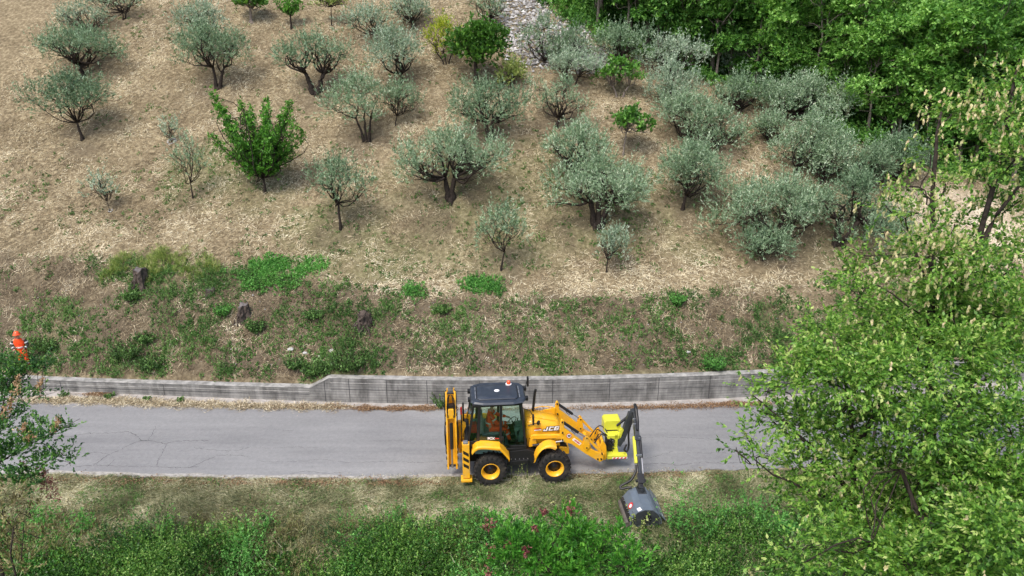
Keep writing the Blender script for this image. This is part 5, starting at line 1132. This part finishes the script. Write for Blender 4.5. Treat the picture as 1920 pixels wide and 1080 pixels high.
for i in range(14):
    X=25+(i%7)*3.1+gf.uniform(-1,1);Y=36.5+(i//7)*4.5+gf.uniform(-1,1)
    if float(beyond(np.array([X]),np.array([Y]))[0])>1: put_forest([1,0,4,3,2][i%5],X,Y,gf.uniform(.85,1.1),kind[[1,0,4,3,2][i%5]]+' forest tree past the right edge of the grove')
same={}
for o in list(COL.objects):
    if o.parent is None and o.get('group')=='forest trees in the gully': same.setdefault(o['label'],[]).append(o)
for lb,os_ in same.items():
    if len(os_)>1:
        os_.sort(key=lambda o:float(proj(np.array(o.location)+np.array([0,0,6.]))[0]))
        w_=['left one','right one'] if len(os_)==2 else ['left one','middle one','right one'] if len(os_)==3 else ['first from left','second from left','third from left','fourth from left','fifth from left','sixth from left','seventh from left','eighth from left','ninth from left','tenth from left']
        for o,x in zip(os_,w_): o['label']=lb+', '+x
# ------------------------------------------------------------------ near hornbeams at the right
def near_tree(label,ub,vb,zc,stems_px,blobs_px,seed,fruit=.0,name='hop_hornbeam',leaf='hornbeam',cat='tree',base=None,ll=.070,lw=.036,dens=1.,nleaf=14,shoot=.42,droop=.28,up=.15,zj=.9,bark='bark',r0=.13,lab_fruit='fruit_clusters',fmat='fruit',tb=.5,thin=.5,under=.6,spread=.42,sq=.92):
    g=np.random.default_rng(seed);b=PZ(ub,vb,zc) if base is None else base
    b[2]=float(H(np.array([b[0]]),np.array([b[1]]))[0])-.1
    stems=[]
    for pts,r in stems_px:
        P=[PZ(u,v,z)-b for (u,v,z) in pts];stems.append(([tuple(p) for p in P],r))
    stems[0]=([(0,0,0)]+stems[0][0],stems[0][1])
    blobs=[]
    for t in blobs_px:
        u,v,z,rp=t[:4];dn=t[4] if len(t)>4 else 1.
        P=PZ(u,v,z+g.uniform(-zj,zj))-b;r=rp*z/FPX*sq;blobs.append((P[0],P[1],P[2],r,r,r*.6,dn))
    def extra(g,root,P,D,L):
        if fruit<=0: return
        zz=P+b;u,v,_=proj(zz);wt=fruit*(.12+1.1*np.clip((680-v)/450,0,1))*(.4+2.*sstep(-.1,.3,fbm(zz[:,0]*.9,zz[:,2]*.9,3,2)-.5))
        k=g.uniform(size=len(P))<wt;p=P[k]+D[k]*L[k][:,None]*.9
        Dn=norm(np.array([0,0,-1.])+g.normal(0,.25,(len(p),3)));Q,ti=leaf_quads(g,p,Dn,np.full(len(p),.10),10,.055,.036,.4,.5,0)
        o=link('fruits',poly_mesh('fruits',Q,M[fmat],ti),root);o['kind']='stuff'
    return blob_tree(name,b,label,cat,blobs,leaf=leaf,bark=bark,seed=seed,stems=stems,ll=ll,lw=lw,dens=dens*5.6,nleaf=nleaf,shoot=shoot,up=up,spread=spread,droop=droop,flat=.6,core=.1,twigs=6,thin=thin,under=under,clump=.2,extra=extra,tb=tb)
bA=[(1900,150,12,42,.5),(1865,230,12,48,.55),(1905,300,12,50,.6),(1780,215,12.5,36,.5),(1745,290,12.5,34,.45),(1830,330,12,40,.5),(1770,340,12,26,.35),(1700,350,12.4,24,.4),(1660,385,12.5,26,.6),(1720,400,12.3,34,.5),(1790,420,12,40,.5),(1880,400,12,46,.6),
 (1745,480,12,50,.7),(1690,520,12.2,40,.6),(1820,500,12,52,.7),(1900,480,12,52,.8),(1620,480,12.5,24,.4),(1600,515,12.4,30,.6),(1605,565,12.4,34,.4),(1660,600,12,46,.7),(1760,580,12,58,.9),(1850,590,12,60,.9),(1910,600,12,50,1),(1800,660,11.8,70,1),(1890,680,11.8,66,1),(1720,650,12,50,.9),(1770,545,12,36,.9),(1900,235,12,30,.5),(1840,170,12,26,.35)]
near_tree('tall hop hornbeam with pale hanging fruit clusters rising at the right edge',1745,1000,12.4,
  [([(1748,900,12.4),(1742,720,12.4),(1745,560,12.4),(1748,450,12.5),(1750,330,12.6),(1765,210,12.6)],.12),
   ([(1745,640,12.4),(1790,570,12.2),(1835,450,12.1),(1868,330,12),(1895,190,12),(1912,110,12)],.08),
   ([(1748,560,12.4),(1715,470,12.5),(1700,420,12.5),(1690,370,12.5)],.035),
   ([(1835,470,12.1),(1870,400,12),(1910,350,11.9)],.04)],[(a,b_,z_,r_*(1.12 if b_<600 else 1),(q[0] if q else 1)*(1.5 if b_<600 else 1)) for a,b_,z_,r_,*q in bA],401,fruit=1.0,zj=.7,dens=.64)
bB=[(1560,640,12.5,56),(1630,600,12.5,44,.8),(1530,700,12.3,60),(1480,720,12.2,48,.8),(1430,735,12.2,32,.5),(1600,720,12,70),(1670,700,12,60),(1450,790,12,42,.55),(1400,820,12,22,.45),(1500,800,12,60,.9),(1570,800,11.8,70),(1650,790,11.8,70),(1440,860,12,40,.45),(1500,880,11.8,58,.7),(1590,880,11.6,70),(1470,930,11.8,40,.35),(1540,950,11.5,56,.7),(1380,845,12.1,16,.35),(1480,680,12.3,30,.4),(1420,770,12.2,24,.4)]
near_tree('bushy bright green hop hornbeam spreading over the road at lower right',1600,1040,12,
  [([(1602,980,12),(1600,860,12),(1590,740,12.1),(1575,640,12.3)],.085),([(1602,930,12),(1540,860,12),(1470,790,12.1),(1410,740,12.2)],.045),([(1600,960,12),(1520,920,11.9),(1450,890,12),(1400,850,12)],.035),([(1598,850,12),(1650,760,12),(1680,680,12)],.05)],bB,402,fruit=.3,dens=.88)
bC=[(1740,800,11.2,70),(1820,780,11,76),(1895,800,11,76),(1700,880,11,66),(1780,890,10.8,84),(1870,900,10.8,88),(1660,960,10.8,72),(1750,990,10.6,90),(1850,1010,10.5,96),(1910,960,10.6,80),(1620,1040,10.6,76),(1700,1070,10.4,84),(1800,1090,10.3,90),(1910,1080,10.3,90),(1550,1030,10.8,48,.6),(1500,1060,10.8,44,.6),(1740,730,11.4,50,.8),(1850,710,11.3,56,.9)]
near_tree('nearest leafy hop hornbeam filling the lower right corner',1800,1160,11,
  [([(1800,1100,11),(1795,980,11),(1790,860,11),(1800,740,11.2)],.10),([(1798,1060,11),(1720,960,10.9),(1690,880,11)],.05),([(1795,1000,11),(1870,900,10.8),(1900,820,10.9)],.05)],bC,403,fruit=.2,dens=.85,tb=.44)
near_tree('slim hornbeam shoot with yellowish leaf tips growing from the bank beside the wall',1660,720,24,
  [([(1658,700,24),(1640,620,24),(1612,550,24),(1585,480,24)],.05)],[(1600,500,24,26,.5),(1590,540,24,32,.6),(1630,560,24,36,.7),(1650,620,24,50,.9),(1690,600,24,50,.9),(1600,600,24,36,.7),(1700,660,24,56,1),(1640,680,24,50,1)],404,name='hornbeam_sapling',cat='sapling',fruit=.0,dens=.22,ll=.12,lw=.06,r0=.05)
near_tree('leafy green tree growing behind the wall at the far right, mostly hidden',1820,700,25,
  [([(1820,690,25),(1822,600,25),(1825,520,25)],.14)],[(1780,610,25,60),(1850,600,25,70),(1900,560,25,70),(1830,540,25,60),(1760,560,25,50),(1800,660,25,70),(1890,660,25,70),(1740,640,25,50)],405,name='broadleaf_tree',fruit=0,dens=.2,ll=.14,lw=.07)

# ------------------------------------------------------------------ left foreground shrub, red gall shrub, small plants
def left_shrub():
    bl=[(-12,690,19,32,.8),(75,668,19,26,.22),(50,700,18.8,34,.6),(28,684,19,26,.7),(15,712,18.6,34,.8),(85,690,18.8,24,.35),(5,740,18.4,44,1),(40,745,18.2,32,.6),(80,730,18.6,18,.4),(20,790,17.8,34,.7),(60,830,17.2,34,.8),(15,860,17,44,1),(100,815,17.2,22,.9),(130,800,17.2,15,.8),(115,850,17.2,22,.9),(80,870,17,26,.9),(132,868,17.2,12,.9),(30,905,16.8,34,.8),(78,800,17.2,22,.8),(60,900,16.8,22,.6),(-10,820,17,40,1)]
    def panic(root,b):pass
    t=near_tree('dark green shrub with dry brown flower spikes leaning over the road at the left edge',-40,985,17,
      [([(-30,930,17),(-10,860,17.2),(5,760,18),(20,680,18.8)],.05),([(-30,920,17),(40,880,17),(100,860,17.2),(135,868,17.2)],.022),([(-20,880,17.1),(50,835,17.2),(100,812,17.2),(150,785,17.2)],.02),([(-5,800,17.8),(30,770,18.2),(70,745,18.5),(105,735,18.7)],.018)],
      bl,410,name='flowering_shrub',cat='shrub',leaf='sumac',ll=.065,lw=.036,dens=.7,shoot=.28,up=.35,droop=.1,zj=.25,bark='bark')
    b=Vector(t.location);g=np.random.default_rng(4);Q=[];T=[]
    for (u,v,z,du,dv) in [(28,745,17.9,6,-42),(14,775,17.8,8,-30),(68,735,18.3,10,-24),(100,808,17,12,-26),(38,815,17,8,-20),(52,822,17,14,-4),(5,790,17.6,4,-24)]:
        P0=PZ(u,v,z)-np.array(b);P1=PZ(u+du,v+dv,z)-np.array(b);n=46;tt=g.uniform(0,1,(n,1));P=P0+(P1-P0)*tt+g.normal(0,.05,(n,3))*(1.2-tt)
        q,ti=leaf_quads(g,P,norm(g.normal(size=(n,3))),np.full(n,.06),6,.04,.03,.9);Q.append(q);T.append(ti)
    link('flower_spikes',poly_mesh('flower_spikes',np.concatenate(Q),M['panicle'],np.concatenate(T)),t)
    Q=[];T=[]
    for (u,v,z,du,dv) in [(70,875,17,20,10),(82,885,17,6,45),(92,895,17,8,42),(100,900,17,10,38),(78,880,17,2,36),(42,860,17,4,34)]:
        P0=PZ(u,v,z)-np.array(b);P1=PZ(u+du,v+dv,z)-np.array(b);n=30;tt=g.uniform(0,1,(n,1));P=P0+(P1-P0)*tt+g.normal(0,.02,(n,3))
        q,ti=leaf_quads(g,P,norm(g.normal(size=(n,3))+np.array([0,0,-1.])),np.full(n,.05),5,.045,.02,.6);Q.append(q);T.append(ti)
    link('red_leaves',poly_mesh('red_leaves',np.concatenate(Q),M['gall'],np.concatenate(T)),t)
left_shrub()
near_tree('browning dry bush in the lower left corner',20,1075,16.5,[([(20,1040,16.5),(25,990,16.5)],.03)],[(10,950,16.6,40,.7),(55,960,16.6,30,.5),(20,1010,16.3,50,.8),(80,1010,16.4,34,.5),(40,1060,16.1,50,.7)],411,name='dry_bush',cat='bush',leaf='drybush',ll=.09,lw=.028,dens=.3,up=.6,droop=0,tb=.4)
def gall_shrub():
    bl=[(1000,1000,16.2,30,.7),(1060,985,16.2,30,.8),(1085,1005,16,40,.9),(960,1020,15.8,44,1),(1020,1040,15.6,56,1),(1100,1040,15.6,52,1),(950,1060,15.4,40,.9),(1150,1010,15.8,34,.7),(1060,1080,15.4,60,1),(1180,1060,15.5,44,.8),(930,985,16,16,.5),(1072,958,16.3,14,.6)]
    t=near_tree('bright green terebinth shrub dotted with dark red galls below the digger',1050,1120,15.6,[([(1050,1080,15.6),(1045,1010,15.9)],.04),([(1050,1090,15.6),(980,1020,15.9)],.03),([(1050,1090,15.6),(1120,1030,15.8)],.03)],bl,412,name='terebinth_shrub',cat='shrub',leaf='terebinth',tb=.38,ll=.10,lw=.034,dens=.5,shoot=.3,up=.6,droop=0,zj=.3)
    b=np.array(t.location);g=np.random.default_rng(9);Q=[];T=[]
    for (u,v,z,s) in [(1070,958,15.9,.13),(1020,960,16,.07),(915,985,15.7,.12),(922,1035,15.5,.12),(950,1022,15.5,.07),(1002,990,15.6,.05),(915,1078,15,.1),(985,1035,15.2,.09)]:
        P=PZ(u,v,z)-b+g.normal(0,s*.45,(26,3));q,ti=leaf_quads(g,P,norm(g.normal(size=(26,3))),np.full(26,.05),4,.055,.03,.8);Q.append(q);T.append(ti)
    o=link('galls',poly_mesh('galls',np.concatenate(Q),M['gall'],np.concatenate(T)),t)
gall_shrub()
def small_plant(name,label,u,v,n,rad,hgt,mat,seed,z=None,ll=.07,lw=.045,nl=14,cat='plant',group=None,hf=H,flat=.3,up=1.):
    g=np.random.default_rng(seed);b=cast(u,v,H) if z is None else onz(u,v,z);r=empty(name,tuple(b),label,cat,group)
    Wd=Wood();P=[];D=[];L=[]
    for i in range(n):
        a=g.uniform(0,6.28);q=rad*math.sqrt(g.uniform());d=norm(np.array([math.cos(a)*q/rad*.7,math.sin(a)*q/rad*.7,up]));P.append((math.cos(a)*q*.5,math.sin(a)*q*.5,0));D.append(d);L.append(hgt*g.uniform(.6,1.1))
        Wd.tube([P[-1],np.array(P[-1])+d*L[-1]],[.009,.004],3)
    Q,ti=leaf_quads(g,np.array(P),np.array(D),np.array(L),nl,ll,lw,.9,0,flat)
    link('stems',Wd.mesh('stems',M['weed'] if False else M['bark']),r);link('leaves',poly_mesh('leaves',Q,M[mat],ti),r);return r
small_plant('wall_weed','leafy weed growing at the foot of the wall behind the digger arm',829,763,34,.3,.62,'weed',501,z=.02)
small_plant('roadside_weed','small green tuft in the straw at the far road edge',207,745,24,.3,.15,'weed',502,z=.02,group='tufts along the far road edge')
small_plant('roadside_weed','tiny dark tuft in the straw left of the lower wall joint',277,749,16,.2,.12,'weed',503,z=.02,group='tufts along the far road edge')
small_plant('roadside_weed','grey green tuft in the straw drift before the wall steps up',339,752,20,.2,.14,'weed',504,z=.02,group='tufts along the far road edge')
small_plant('roadside_weed','leafy tuft at the far road edge beside the left shrub',122,742,16,.25,.22,'weed',505,z=.02,group='tufts along the far road edge')
small_plant('tall_weed','tall feathery pale weed standing between the two near wheels',958,905,9,.4,.95,'grassY',506,nl=26,ll=.05,lw=.02,up=1.)
small_plant('tall_weed','feathery weed in front of the rear of the front wheel',990,900,6,.35,.6,'grassY',507,nl=22,ll=.05,lw=.02)
small_plant('sow_thistle','pale green upright weed in the mown verge left of the mower head',1060,965,8,.2,.9,'grassY',508,nl=20,ll=.08,lw=.03)
small_plant('sow_thistle','small yellow green plant in front of the mower head',1200,990,14,.35,.75,'grassY',509,nl=22,ll=.07,lw=.045)
for i,(u,v,rad,hg,lb) in enumerate([(34,698,.6,.85,'leafy bush in front of the orange worker behind the wall'),(90,655,.6,.5,'low bush right of the worker'),(240,668,.9,.7,'widest dark leafy bush at the foot of the bank above the low wall'),(285,690,.75,.55,'dark bush right behind the low wall coping'),(585,700,.6,.4,'leafy clump just above the ramp of the wall'),(655,690,.9,.65,'dense dark bush above the start of the high wall'),(610,695,.6,.5,'dark bush between the ramp and the densest clump'),(555,690,.5,.45,'small bush left of the wall ramp'),(275,640,.55,.4,'rounded bush in the middle of the left bank'),(420,590,.5,.45,'bright bush left of the third stump'),(480,620,.5,.45,'leafy bush below the third stump'),(590,595,.6,.35,'leafy bush on the bank crest right of the third stump'),(1340,688,.7,.45,'bright bush on the wall top near the hornbeam'),(1270,570,.4,.4,'single bright weed bush on the right bank crest'),(830,585,.55,.3,'low green bush on the crest above the cab'),(250,560,.6,.35,'dark ivy like bush below the first stump')]):
    small_plant('bank_bush',lb,u,v,int(40+rad*110),rad,hg,'weed' if i not in (9,12,13) else 'weedB',520+i,nl=12,cat='bush',group='bushes on the bank',ll=.075,lw=.055)
# ------------------------------------------------------------------ tree stumps
def stump(label,u,v,r,h,seed,roots=6,cut=True):
    g=np.random.default_rng(seed);b=cast(u,v,H);root=empty('tree_stump',tuple(b),label,'tree stump','tree stumps on the bank')
    Wd=Wood();n=18;m=8;r=r*.82;base=len(Wd.V)
    ph=g.uniform(0,6.28,3);prof=[]
    for j in range(m):
        t=j/(m-1);z=-.35+(h+.35)*t;row=[]
        for k in range(n):
            a=2*math.pi*k/n;rr=r*(1.35-.4*t)*(1+.20*math.sin(3*a+ph[0])+.15*math.sin(5*a+ph[1]+t*2)+g.normal(0,.07));row.append((math.cos(a)*rr,math.sin(a)*rr-.0,z+(0 if j<m-1 else g.normal(0,.05))))
        Wd.V+=row
    for j in range(m-1):
        for k in range(n): Wd.F.append((base+j*n+k,base+j*n+(k+1)%n,base+(j+1)*n+(k+1)%n,base+(j+1)*n+k))
    Wd.F.append(tuple(base+(m-1)*n+k for k in range(n)))
    for k in range(roots):
        a=g.uniform(3.4,6.1);d=np.array([math.cos(a),math.sin(a),0]);p0=d*r*.7+np.array([0,0,h*g.uniform(.1,.6)])
        e=d*r*g.uniform(1.3,2.4)+np.array([0,0,-.25-abs(d[1])*.5*r*2]);Wd.tube(bend(g,p0,e,4,.12),[r*.22,r*.18,r*.13,r*.1,r*.05],5)
    link('bole',Wd.mesh('bole',M['stump'],smooth=False),root)
    if cut:
        me=bpy.data.meshes.new('cut_face');V=[Vector(v)*Vector((.93,.93,1)).x if False else (v[0]*.92,v[1]*.92,v[2]+.012) for i,v in enumerate(Wd.V[base+(m-1)*n:base+m*n])]
        V2=[(x,y,z-.05) for x,y,z in V];me.from_pydata(V+V2,[],[tuple(range(n))]+[(i,(i+n),(i+1)%n+n,(i+1)%n)[::-1] for i in range(n)]);me.materials.append(M['stumptop']);link('cut_face',me,root)
    else:
        Wk=Wood()
        for k in range(16):
            a=g.uniform(0,6.28);p0=np.array([math.cos(a)*r,math.sin(a)*r*.8,h*g.uniform(.1,.9)]);e=np.array([math.cos(a+g.normal(0,.9))*r*1.1,math.sin(a)*r-.1,h*g.uniform(-.1,1.25)]);Wk.tube(bend(g,p0,e,4,.3),[.035,.03,.022,.012,.008],4)
        link('gnarled_roots',Wk.mesh('gnarled_roots',M['stump']),root)
stump('big craggy grey stump with splintered top, leftmost of the stumps on the bank',266,528,.34,.6,601,5)
stump('flat pale sawn stump tilted towards the road',395,553,.2,.3,602,2)
stump('brown sawn stump with a pale root forking down the bank',458,592,.28,.5,603,7)
stump('gnarled grey root stump tangled with bare roots, nearest the digger',683,612,.30,.62,604,8,cut=False)
def ring(label,u,v,r,n,s,seed):
    g=np.random.default_rng(seed);b=cast(u,v,H);Q=[]
    me=bmesh.new()
    for k in range(n):
        a=6.28*k/n;x=math.cos(a)*r*g.uniform(.6,1.1);y=math.sin(a)*r*g.uniform(.6,1.1);z=float(H(np.array([b[0]+x]),np.array([b[1]+y]))[0])-b[2]
        Mx=Matrix.Translation((x,y,z+.02))@Matrix.Rotation(g.uniform(0,3),4,'Z')@Matrix.Diagonal((s*g.uniform(.7,1.3),s*g.uniform(.6,1),s*.5,1))
        bmesh.ops.create_icosphere(me,subdivisions=1,radius=1,matrix=Mx)
    m=bpy.data.meshes.new('stone_ring');me.to_mesh(m);me.free();m.materials.append(M['whitestone']);o=link('stone_ring',m);o.location=b;tag(o,label,'stones','stone rings',kind='stuff')
M['whitestone']=plain('white_stone',(.42,.41,.39),.9,0,.3,8,.2)
ring('ring of white stones round the tiny sapling',322,266,.22,11,.09,1)
ring('few white stones at the foot of the very sparse sapling',208,396,.1,5,.06,2)
def rocks():
    g=np.random.default_rng(77)
    for (u,v,s,lb) in [(545,655,.12,'left of the dark bushes'),(572,662,.09,'beside the left boulder'),(622,657,.10,'over the dark bush'),(600,668,.07,'lowest one'),(1290,660,.1,'on the right bank')]:
        b=cast(u,v,H);bm=bmesh.new();bmesh.ops.create_icosphere(bm,subdivisions=2,radius=s)
        for q in bm.verts: q.co=Vector((q.co.x*g.uniform(.8,1.2)*1.2,q.co.y*g.uniform(.8,1.2),q.co.z*g.uniform(.7,1.1)*.8))
        m=bpy.data.meshes.new('boulder');bm.to_mesh(m);bm.free();m.materials.append(M['whitestone']);o=link('boulder',m);o.location=b;tag(o,'pale limestone boulder on the bank, '+lb,'boulder','boulders on the bank')
rocks()
